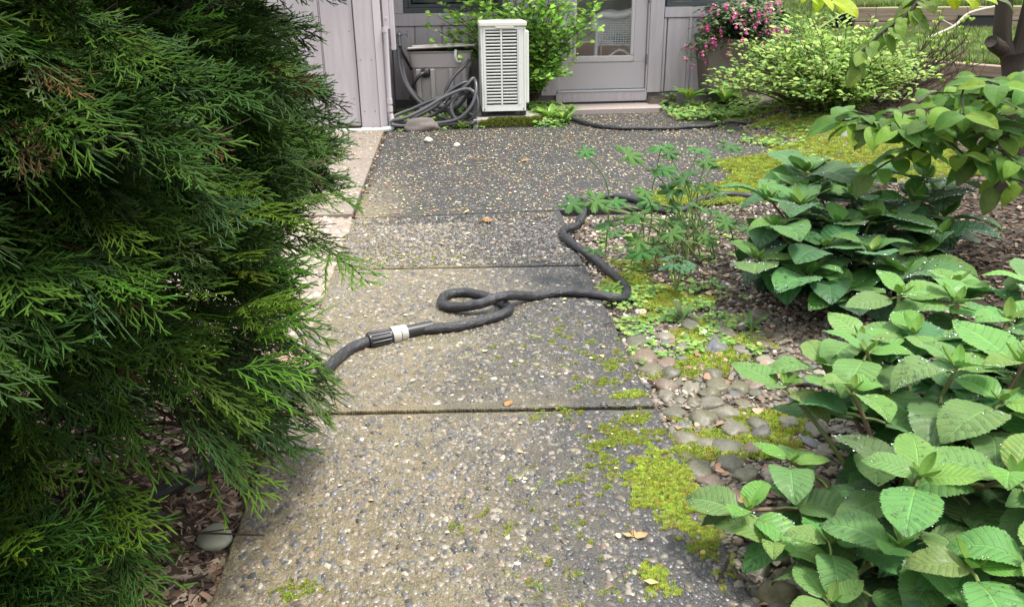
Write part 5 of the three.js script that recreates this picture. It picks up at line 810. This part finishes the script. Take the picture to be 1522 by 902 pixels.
{
  fuchsia('pink fuchsias hanging from a basket, glimpsed through the top of the arborvitae', [-1.72, 1.3, -7.4], 0.32, 0.2, 46, 52, 0.42);
  const b = thing('hanging_basket', 'hanging basket of pink fuchsias under the eave of the left wing', 'hanging basket', [-1.72, 1.12, -7.4]);
  part('bowl', new THREE.LatheGeometry([[0, 0], [0.1, 0.01], [0.17, 0.09], [0.2, 0.18], [0.21, 0.2], [0.19, 0.2]].map(p => new THREE.Vector2(...p)), 24), mat([0.12, 0.08, 0.05], 0.9), b);
  for (let k = 0; k < 3; k++) { const a = k * 2.09; part('chain', tubeG([[Math.cos(a) * 0.2, 0.2, Math.sin(a) * 0.2], [0, 0.75, 0]], 0.004, 5), dark, b); } part('hook', tubeG([[0, 0.75, 0], [0, 1.4, -0.02], [0, 1.64, -0.45]], 0.005, 6, 6), dark, b);
}
// ---- background shrubs and trees beyond the lawn, and tall trees behind the viewer that the glass mirrors
function bush(name, label, cat, base, rad, h, n, C, leafS, seed, group) {
  const t = thing(name, label, cat, base, 0, group), r = rng(seed), it = [];
  const br = []; for (let k = 0; k < 9; k++) { const a = r() * 6.28; br.push(new MB().tube(curve([[0, 0, 0], [Math.cos(a) * rad * 0.25, h * 0.4, Math.sin(a) * rad * 0.25], [Math.cos(a) * rad * 0.6, h * (0.6 + 0.3 * r()), Math.sin(a) * rad * 0.6]], 6), q => lerp(rad * 0.03, 0.006, q), 5).build()); }
  part('branch', mergeGeometries(br), twigMat, t);
  for (let k = 0; k < n; k++) { const a = r() * 6.28, y = r(), q = Math.pow(r(), 0.4) * Math.sin(Math.PI * (0.1 + 0.85 * y)) * rad * (0.85 + 0.3 * noise(Math.cos(a) * 2 + seed, y * 4, Math.sin(a) * 2)), c = C[Math.floor(r() * C.length)], j = 0.7 + 0.6 * r(); it.push({ m: orient(V(Math.cos(a) * q, y * h, Math.sin(a) * q), V(Math.cos(a), r() - 0.6, Math.sin(a)), V(r() - 0.5, 1, r() - 0.5), leafS * (0.6 + 0.8 * r())), c: c.map(v => v * j) }); }
  stuffCopies('foliage', [roundLeaf], shrubMat, it, t);
  return t;
}
const GR = [[0.06, 0.13, 0.03], [0.1, 0.19, 0.04], [0.045, 0.1, 0.03]], YG = [[0.16, 0.28, 0.05], [0.22, 0.34, 0.06], [0.1, 0.2, 0.04]];
bush('far_shrub', 'dark green shrub beyond the fuchsia planter at the end of the house', 'shrub', [4.5, 0.2, -12.0], 0.6, 0.9, 1500, GR, 0.09, 61);
bush('far_shrub', 'light green shrub on the slope above the azalea', 'shrub', [5.6, 0.9, -15.5], 0.8, 1.3, 1800, YG, 0.1, 62);
bush('far_shrub', 'mid green shrub above the upper timber wall', 'shrub', [9.3, 1.0, -14.6], 0.9, 1.2, 2000, YG, 0.1, 63);
bush('far_shrub', 'broad dark shrub at the top of the lawn slope', 'shrub', [8.0, 1.6, -22], 2.5, 2.6, 3000, GR, 0.2, 64);
function tree(label, base, h, rad, seed) {
  const t = thing('tall_tree', label, 'tree', base), r = rng(seed), it = [], G = [];
  G.push(new MB().tube(curve([[0, -0.2, 0], [0.1, h * 0.3, 0.05], [-0.05, h * 0.65, 0], [0, h * 0.95, 0]], 14), q => lerp(0.24, 0.05, q), 12).build());
  part('trunk', G[0], twigMat, t); const lim = []; const cl = [];
  for (let k = 0; k < 22; k++) { const a = r() * 6.28, y = h * (0.35 + 0.6 * r()), l = rad * (0.5 + 0.5 * r()); const e = V(Math.cos(a) * l, y + 0.5 + r(), Math.sin(a) * l); lim.push(new MB().tube(curve([[0, y - 0.6, 0], [e.x * 0.5, y, e.z * 0.5], [e.x, e.y, e.z]], 8), q => lerp(0.07, 0.012, q), 6).build()); cl.push(e, V(e.x * 0.6, y + 0.4, e.z * 0.6)); }
  part('limb', mergeGeometries(lim), twigMat, t);
  for (const e of cl) for (let k = 0; k < 85; k++) { const d = V(r() - 0.5, (r() - 0.5) * 0.6, r() - 0.5).multiplyScalar(rad * 0.75), c = GR[Math.floor(r() * 3)]; it.push({ m: orient(e.clone().add(d), V(r() - 0.5, -0.4, r() - 0.5), V(r() - 0.5, 1, r() - 0.5), 0.22 + 0.18 * r()), c }); }
  stuffCopies('crown', [roundLeaf], shrubMat, it, t);
}
tree('tall tree on the slope beyond the lawn to the right of the house', [7.4, 1.0, -19], 9, 2.6, 81);
tree('tall tree behind the viewer to the right of the path', [7, -0.1, 15], 9, 3, 82);
tree('tall tree behind the viewer to the left of the path', [-8, -0.1, 13], 9.5, 3, 83);
tree('tall tree behind the viewer in line with the path', [0.5, -0.1, 18], 10, 3, 84);
// ------------------------------------------------------------------ moss, weeds, fallen leaves and petals
{
  const tuftG = (() => { const m = new MB(), r = rng(3); for (let k = 0; k < 26; k++) { const a = r() * 6.28, d = Math.sqrt(r()), x = Math.cos(a) * d, z = Math.sin(a) * d, h = 0.5 + 0.7 * r() * (1.2 - d * 0.6), b = r() * 6.28, w = 0.075, ox = Math.cos(b) * 0.4, oz = Math.sin(b) * 0.4; const p = m.v(x - Math.sin(b) * w, -0.2, z + Math.cos(b) * w), q = m.v(x + Math.sin(b) * w, -0.2, z - Math.cos(b) * w), e = m.v(x + ox * h, h, z + oz * h), f = m.v(x + ox * 0.4 + Math.sin(b) * w * 1.5, h * 0.6, z + oz * 0.4 - Math.cos(b) * w * 1.5), g2 = m.v(x + ox * 0.4 - Math.sin(b) * w * 1.5, h * 0.6, z + oz * 0.4 + Math.cos(b) * w * 1.5); m.q(p, q, f, g2); m.t(g2, f, e); } return m.build(); })();
  const mm = phys([1, 1, 1], 0.9, { transmission: 0.3, thickness: 0, specularIntensity: 0.2 }), MC = [[0.3, 0.36, 0.06], [0.36, 0.43, 0.07], [0.22, 0.28, 0.05], [0.3, 0.3, 0.06], [0.42, 0.5, 0.1]];
  const r = rng(404);
  const mk = (x, y, z, s, dk = 1) => ({ m: mtx([x, y, z], (r() - 0.5) * 0.3, r() * 6.28, (r() - 0.5) * 0.3, s * (0.7 + 0.6 * r()), s * (0.45 + 0.5 * r()), s * (0.7 + 0.6 * r())), c: MC[Math.floor(r() * 5)].map(v => v * 1.25 * dk * (0.8 + 0.4 * r())) });
  // patches on the slabs: [x, z, rx, rz, strength]
  const P = [[0.585, -1.9, 0.1, 0.2, 1.2], [0.63, -1.66, 0.055, 0.13, 0.8], [0.53, -2.2, 0.11, 0.1, 0.72], [0.43, -2.15, 0.08, 0.08, 0.6], [0.49, -1.98, 0.1, 0.12, 0.4], [0.4, -1.95, 0.12, 0.14, 0.3], [0.47, -1.53, 0.04, 0.06, 0.85], [0.58, -1.5, 0.03, 0.05, 0.6], [0.6, -2.46, 0.06, 0.04, 0.95], [0.5, -2.55, 0.1, 0.07, 0.42], [0.58, -2.7, 0.07, 0.12, 0.45], [0.33, -2.35, 0.1, 0.06, 0.35], [-0.4, -1.58, 0.06, 0.05, 0.5], [0.28, -1.5, 0.12, 0.12, 0.22], [0.2, -1.8, 0.2, 0.2, 0.14], [0.45, -3.0, 0.2, 0.15, 0.16], [-0.1, -1.35, 0.3, 0.1, 0.14], [0.58, -2.3, 0.07, 0.05, 0.7], [-0.3, -4.1, 0.3, 0.15, 0.12], [0.3, -2.8, 0.25, 0.2, 0.13], [0.55, -1.35, 0.1, 0.1, 0.3]];
  const near = []; for (const [x, z, rx, rz, st] of P) { const n = Math.round(52000 * rx * rz * 3.14 * Math.min(1.2, st + 0.2)); for (let k = 0; k < n; k++) { const a = r() * 6.28, q = Math.sqrt(r()) * 1.25, px = x + Math.cos(a) * rx * q, pz = z + Math.sin(a) * rz * q; if (px > 0.675 || st * (1.2 - q * 0.85) + 0.75 * fbm(px * 15, pz * 15, 3) + 0.55 * noise(px * 55, pz * 55, 5) < 0.45) continue; near.push(mk(px, 0.001 + 0.006 * Math.max(0, st - q) * r(), pz, 0.006, st > 0.8 ? 1.1 : 0.85)); } }
  stuffCopies('moss', [tuftG], mm, near, scene, 'bright yellow green moss growing in patches on the near path slabs', 'moss');
  const mid = []; for (let k = 0; k < 30000; k++) { const z = lerp(-2.0, -4.85, Math.pow(r(), 0.9)), x = 0.66 + 1.0 * r(); const a = mossAmt(x, z); if (a < 0.35 + 0.5 * r()) continue; mid.push(mk(x, groundY(x, z) + 0.01 * a, z, 0.012)); }
  stuffCopies('moss', [tuftG], mm, mid, scene, 'yellow green moss cushions on the pebbly soil right of the path', 'moss');
  const land = []; for (let k = 0; k < 42000; k++) { const z = lerp(-4.88, -8.4, Math.pow(r(), 1.1)), x = 0.95 + 3.0 * r(), a = mossAmt(x, z); if (a < 0.3 + 0.55 * r()) continue; const on = x < LAND_R(z) - 0.02; land.push(mk(x, (on ? 0.0 : groundY(x, z)) + 0.02 * a * (0.5 + 0.5 * noise(x * 6, z * 6, 2)), z, 0.022, r() < 0.3 ? 0.7 : 0.95)); }
  stuffCopies('moss', [tuftG], mm, land, scene, 'golden green moss covering the right side of the far landing', 'moss');
  const pad = []; for (let k = 0; k < 2200; k++) { const x = lerp(0.33, 0.94, r()); const y = 0.005 + 0.07 * Math.pow(r(), 0.9); if (x < 0.42 && y > 0.05) continue; pad.push({ m: mtx([x, y, -8.085 + 0.03 * r() * (1.1 - y * 10)], 1.2 * (y / 0.08), r() * 6.28, 0, 0.012 + 0.01 * r()), c: MC[Math.floor(r() * 4)].map(v => v * 0.55) }); }
  stuffCopies('moss', [tuftG], mm, pad, scene, 'olive green moss cushion on the front of the pad under the air conditioner', 'moss');
}
{ // little round leaved ground cover
  const r = rng(515), it = [], C = [[0.14, 0.27, 0.05], [0.2, 0.34, 0.07], [0.1, 0.2, 0.05], [0.26, 0.36, 0.08]];
  const sprig = (x, z, y, s, h) => { for (let q = 0; q < 3; q++) { const a = r() * 6.28; it.push({ m: orient(V(x + Math.cos(a) * s * 0.3, y + h * (0.5 + 0.5 * r()), z + Math.sin(a) * s * 0.3), V(Math.cos(a), 0.1, Math.sin(a)), V((r() - 0.5) * 0.6, 1, (r() - 0.2) * 0.8), s * (0.7 + 0.6 * r())), c: C[Math.floor(r() * 4)].map(v => v * (0.8 + 0.4 * r())) }); } };
  for (let k = 0; k < 520; k++) { const x = 0.7 + 0.55 * Math.pow(r(), 1.3), z = lerp(-2.75, -3.6, r()); if (fbm(x * 6, z * 6, 21) < 0.0) continue; sprig(x, z, groundY(x, z), 0.022, 0.03); }
  for (let k = 0; k < 260; k++) { const x = 0.75 + 1.0 * r(), z = lerp(-3.3, -4.7, r()); if (fbm(x * 5, z * 5, 25) < 0.15) continue; sprig(x, z, groundY(x, z), 0.028, 0.03); }
  for (let k = 0; k < 900; k++) { const x = lerp(0.9, 1.5, r() * r()), z = lerp(-8.02, -8.9, r()); sprig(x, z, groundY(x, z), 0.045, 0.1 * r()); }
  for (let k = 0; k < 500; k++) { const x = lerp(-0.5, 0.4, r()), z = lerp(-8.05, -9.0, r()); sprig(x, z, groundY(x, z), 0.045, 0.06 * r()); }
  for (let k = 0; k < 1500; k++) { const z = lerp(-6.0, -8.8, r()), x = LAND_R(z) - 0.15 + 1.1 * r(); if (fbm(x * 3, z * 3, 31) < 0.12) continue; sprig(x, z, Math.max(0, groundY(x, z)), 0.034, 0.05 * r()); }
  for (let k = 0; k < 420; k++) { const x = lerp(2.35, 3.3, r()), z = lerp(-8.1, -9.15, r()); sprig(x, z, Math.max(0, groundY(x, z)), 0.05, 0.09 * r()); }
  for (const i of it) i.c = i.c.map(v => v * 1.25);
  stuffCopies('ground_cover', [roundLeaf], shrubMat, it, scene, 'small round leaved weeds creeping over the soil around the path', 'ground cover');
}
// weeds with long leaves
const longLeaf = [0.7, 1.2, 0.3].map((d, k) => leafGeo({ L: 1, W: 0.24, nv: 10, nu: 2, f: lance, fold: 0.3, droop: d, serr: 0.1, teeth: 5, wave: 0.1, seed: k }));
function weed(label, x, y, z, n, s, seed, c = [0.26, 0.44, 0.07]) { const t = thing('weed', label, 'weed', [x, y, z]), r = rng(seed), lv = []; for (let k = 0; k < n; k++) { const a = k * 2.4 + r() * 0.5; lv.push({ m: orient(V(Math.cos(a) * 0.01, 0.0, Math.sin(a) * 0.01), V(Math.cos(a), 0.5 + 0.9 * r(), Math.sin(a)), UP.clone().add(V(-Math.cos(a) * 0.5, 0, -Math.sin(a) * 0.5)), s * (0.7 + 0.6 * r())), c: c.map(v => v * (0.75 + 0.5 * r())), k: k % 3, s }); } addLeaves(lv, t, longLeaf, shrubMat, 300); }
weed('leafy weed at the foot of the wall left of the planter', 2.62, 0.12, -8.75, 14, 0.2, 1); weed('leafy weed with long leaves in front of the planter', 2.95, 0.12, -8.55, 18, 0.24, 2); weed('leafy weed between the air conditioner pad and the doorstep', 1.05, 0.02, -8.3, 16, 0.18, 3); weed('low weed at the right corner of the concrete pad', 1.18, 0.02, -8.15, 12, 0.15, 4, [0.22, 0.36, 0.06]);
weed('small weed at the left corner of the concrete pad', 0.15, 0.0, -8.06, 12, 0.12, 5); weed('tuft of weeds below the glazed door', 1.3, 0.03, -8.65, 12, 0.14, 6); weed('weed seedling on the soil beside the hose bend', 0.72, -0.03, -3.5, 7, 0.08, 7); weed('weed seedling in the moss left of the river stones', 0.98, -0.02, -3.15, 9, 0.1, 8, [0.13, 0.23, 0.08]);
weed('weed seedling on the bare soil under the dark hydrangea', 1.22, 0.0, -2.98, 6, 0.09, 9, [0.13, 0.23, 0.08]);
{ // single fallen leaves
  const g1 = leafGeo({ L: 1, W: 0.55, nv: 14, nu: 3, f: ovate, fold: 0.25, droop: -0.5, wave: 0.15 }), cm = c => phys(c, 0.8, { transmission: 0.2, thickness: 0, map: dogTex });
  const fl = (label, x, z, y, blades, c, s) => { const t = thing('fallen_leaf', label, 'leaf', [x, y, z]); blades.forEach(([az, k]) => { const o = part('blade', g1, cm(c), t); o.rotation.set(-0.12, az, 0.2, 'YXZ'); o.scale.setScalar(s * k); }); part('stalk', tubeG([[0, 0.002, 0], [0.0, 0.006, -s * 0.3], [0.006, 0.014, -s * 0.55]], 0.0012, 5, 6), cm(c.map(v => v * 0.7)), t); };
  fl('tan three part leaf lying in the middle of the moss free near slab', 0.44, -1.69, 0.006, [[-1.75, 1], [1.5, 1.1], [0.4 + 2.6, 0.7]], [0.62, 0.4, 0.2], 0.034);
  fl('pale yellow leaf on the near slab below the tan three part leaf', 0.46, -1.515, 0.006, [[-1.5, 1]], [0.62, 0.56, 0.24], 0.04);
  fl('orange brown dead leaf on the third slab of the path', 0.2, -4.69, 0.008, [[1.2, 1.3], [-1, 1], [3, 0.8]], [0.42, 0.2, 0.06], 0.05);
  fl('tan leaf with upright stalk standing in the joint before the near slab', 0.155, -2.42, 0.004, [[2.2, 1]], [0.5, 0.27, 0.09], 0.038);
  fl('pale green leaf on the mulch under the arborvitae', -0.785, -2.03, 0.0, [[1.3, 1]], [0.4, 0.52, 0.36], 0.06);
  fl('orange brown curled leaf on the far landing right of centre', 0.58, -6.39, 0.008, [[1.2, 1.3], [-1, 1]], [0.45, 0.25, 0.08], 0.06);
  fl('brown leaf among the river stones beside the near slab', 0.77, -1.83, 0.0, [[1.2, 1], [0, 0.8]], [0.5, 0.3, 0.14], 0.04);
  fl('peach coloured leaf among the pebbles next to the moss patch', 0.75, -1.98, 0.0, [[0.6, 1], [2.4, 0.9]], [0.55, 0.3, 0.2], 0.035);
  fl('cream petal on the second slab below the hose loop', 0.1, -2.86, 0.006, [[1.4, 1]], [0.6, 0.56, 0.4], 0.026);
  // petals and specks that nobody could count
  const r = rng(626), it = [], C = [[0.56, 0.47, 0.16], [0.6, 0.54, 0.28], [0.42, 0.28, 0.13], [0.64, 0.6, 0.45], [0.3, 0.17, 0.08]];
  for (let k = 0; k < 6500; k++) { const x = lerp(-0.55, 2.7, r()), z = lerp(-4.6, -8.7, Math.pow(r(), 0.85)); if (fbm(x * 1.6, z * 1.6, 41) < -0.45 + 0.7 * r() - 0.35 || z > -4.93 && x > 0.65 || z < -7.95 && (x < 1.2 || x > 2.5)) continue; it.push({ m: mtx([x, 0.007, z], (r() - 0.5) * 0.3, r() * 6.28, (r() - 0.5) * 0.3, 0.012 + 0.028 * r() * r() * r(), 0.01, 0.009 + 0.026 * r() * r() * r()), c: C[Math.floor(r() * 5)].map(v => v * (0.6 + 0.5 * r())) }); }
  for (let k = 0; k < 60; k++) { const x = lerp(-0.5, 0.62, r()), z = lerp(-1.3, -4.6, r()); it.push({ m: mtx([x, 0.006, z], (r() - 0.5) * 0.3, r() * 6.28, (r() - 0.5) * 0.3, 0.008 + 0.012 * r()), c: C[Math.floor(r() * 4)] }); }
  for (let k = 0; k < 260; k++) it.push({ m: mtx([lerp(-2.2, -0.63, Math.sqrt(r())), 0.018, lerp(-4.97, -8.0, r())], (r() - 0.5) * 0.3, r() * 6.28, (r() - 0.5) * 0.3, 0.012 + 0.02 * r()), c: C[Math.floor(r() * 5)] });
  for (let k = 0; k < 55; k++) { const z = lerp(-4.8, -7.9, r()); it.push({ m: mtx([-0.585 + 0.02 * (r() - 0.5), 0.008, z], (r() - 0.5), r() * 6.28, (r() - 0.5), 0.02 + 0.02 * r()), c: C[2 + Math.floor(r() * 3)].map(v => v * 0.6) }); }
  for (let k = 0; k < 420; k++) { const left = r() < 0.45, x = left ? -0.65 - 1.2 * r() : 0.7 + 0.8 * r(), z = lerp(-1.3, -4.5, r()); it.push({ m: mtx([x, groundY(x, z) + 0.014, z], (r() - 0.5), r() * 6.28, (r() - 0.5), 0.02 + 0.025 * r()), c: [[0.3, 0.18, 0.12], [0.4, 0.28, 0.19], [0.22, 0.13, 0.09], [0.42, 0.37, 0.26]][Math.floor(r() * 4)] }); }
  stuffCopies('leaf_litter', [roundLeaf, ], phys([1, 1, 1], 0.8), it, scene, 'yellow petals and small dead leaves scattered over the path and beds', 'leaf litter');
  // twigs
  for (const [l, p] of [['thin dark twig lying over the round stone at the left edge of the path', [[-0.8, 0.03, -1.74], [-0.7, 0.045, -1.76], [-0.6, 0.03, -1.77], [-0.52, 0.012, -1.78]]], ['reddish dead needle spray on the near slab close to the right edge', [[0.6, 0.01, -1.5], [0.63, 0.012, -1.54], [0.65, 0.015, -1.565]]], ['thin red twig across the right edge of the second slab', [[0.62, 0.008, -3.06], [0.68, 0.01, -3.07], [0.77, 0.0, -3.06]]]]) { const t = thing('twig', l, 'twig', p[0]); part('stick', tubeG(p.map(q => [q[0] - p[0][0], q[1] - p[0][1], q[2] - p[0][2]]), 0.0028, 6, 10), twigMat, t); part('fork', tubeG([p[1], p[2].map((v, i) => v + [0.01, 0.004, -0.02][i])].map(q => [q[0] - p[0][0], q[1] - p[0][1], q[2] - p[0][2]]), 0.002, 5), twigMat, t); }
  const bw = thing('dead_branch', 'pale bare branch leaning against the upper timber wall', 'branch', [6.9, 0.55, -10.9]); part('stick', tubeG([[-0.4, 0.0, 0], [0.0, 0.14, -0.1], [0.25, 0.3, -0.2], [0.7, 0.38, -0.3]], 0.02, 8, 16), mat([0.4, 0.35, 0.3], 0.8), bw); part('fork', tubeG([[0.0, 0.14, -0.1], [-0.15, 0.22, -0.15]], 0.01, 6), mat([0.4, 0.35, 0.3], 0.8), bw);
}
scene.traverse(o => { if (o.isMesh) { o.castShadow = true; o.receiveShadow = true; } });
renderer.render(scene, camera);
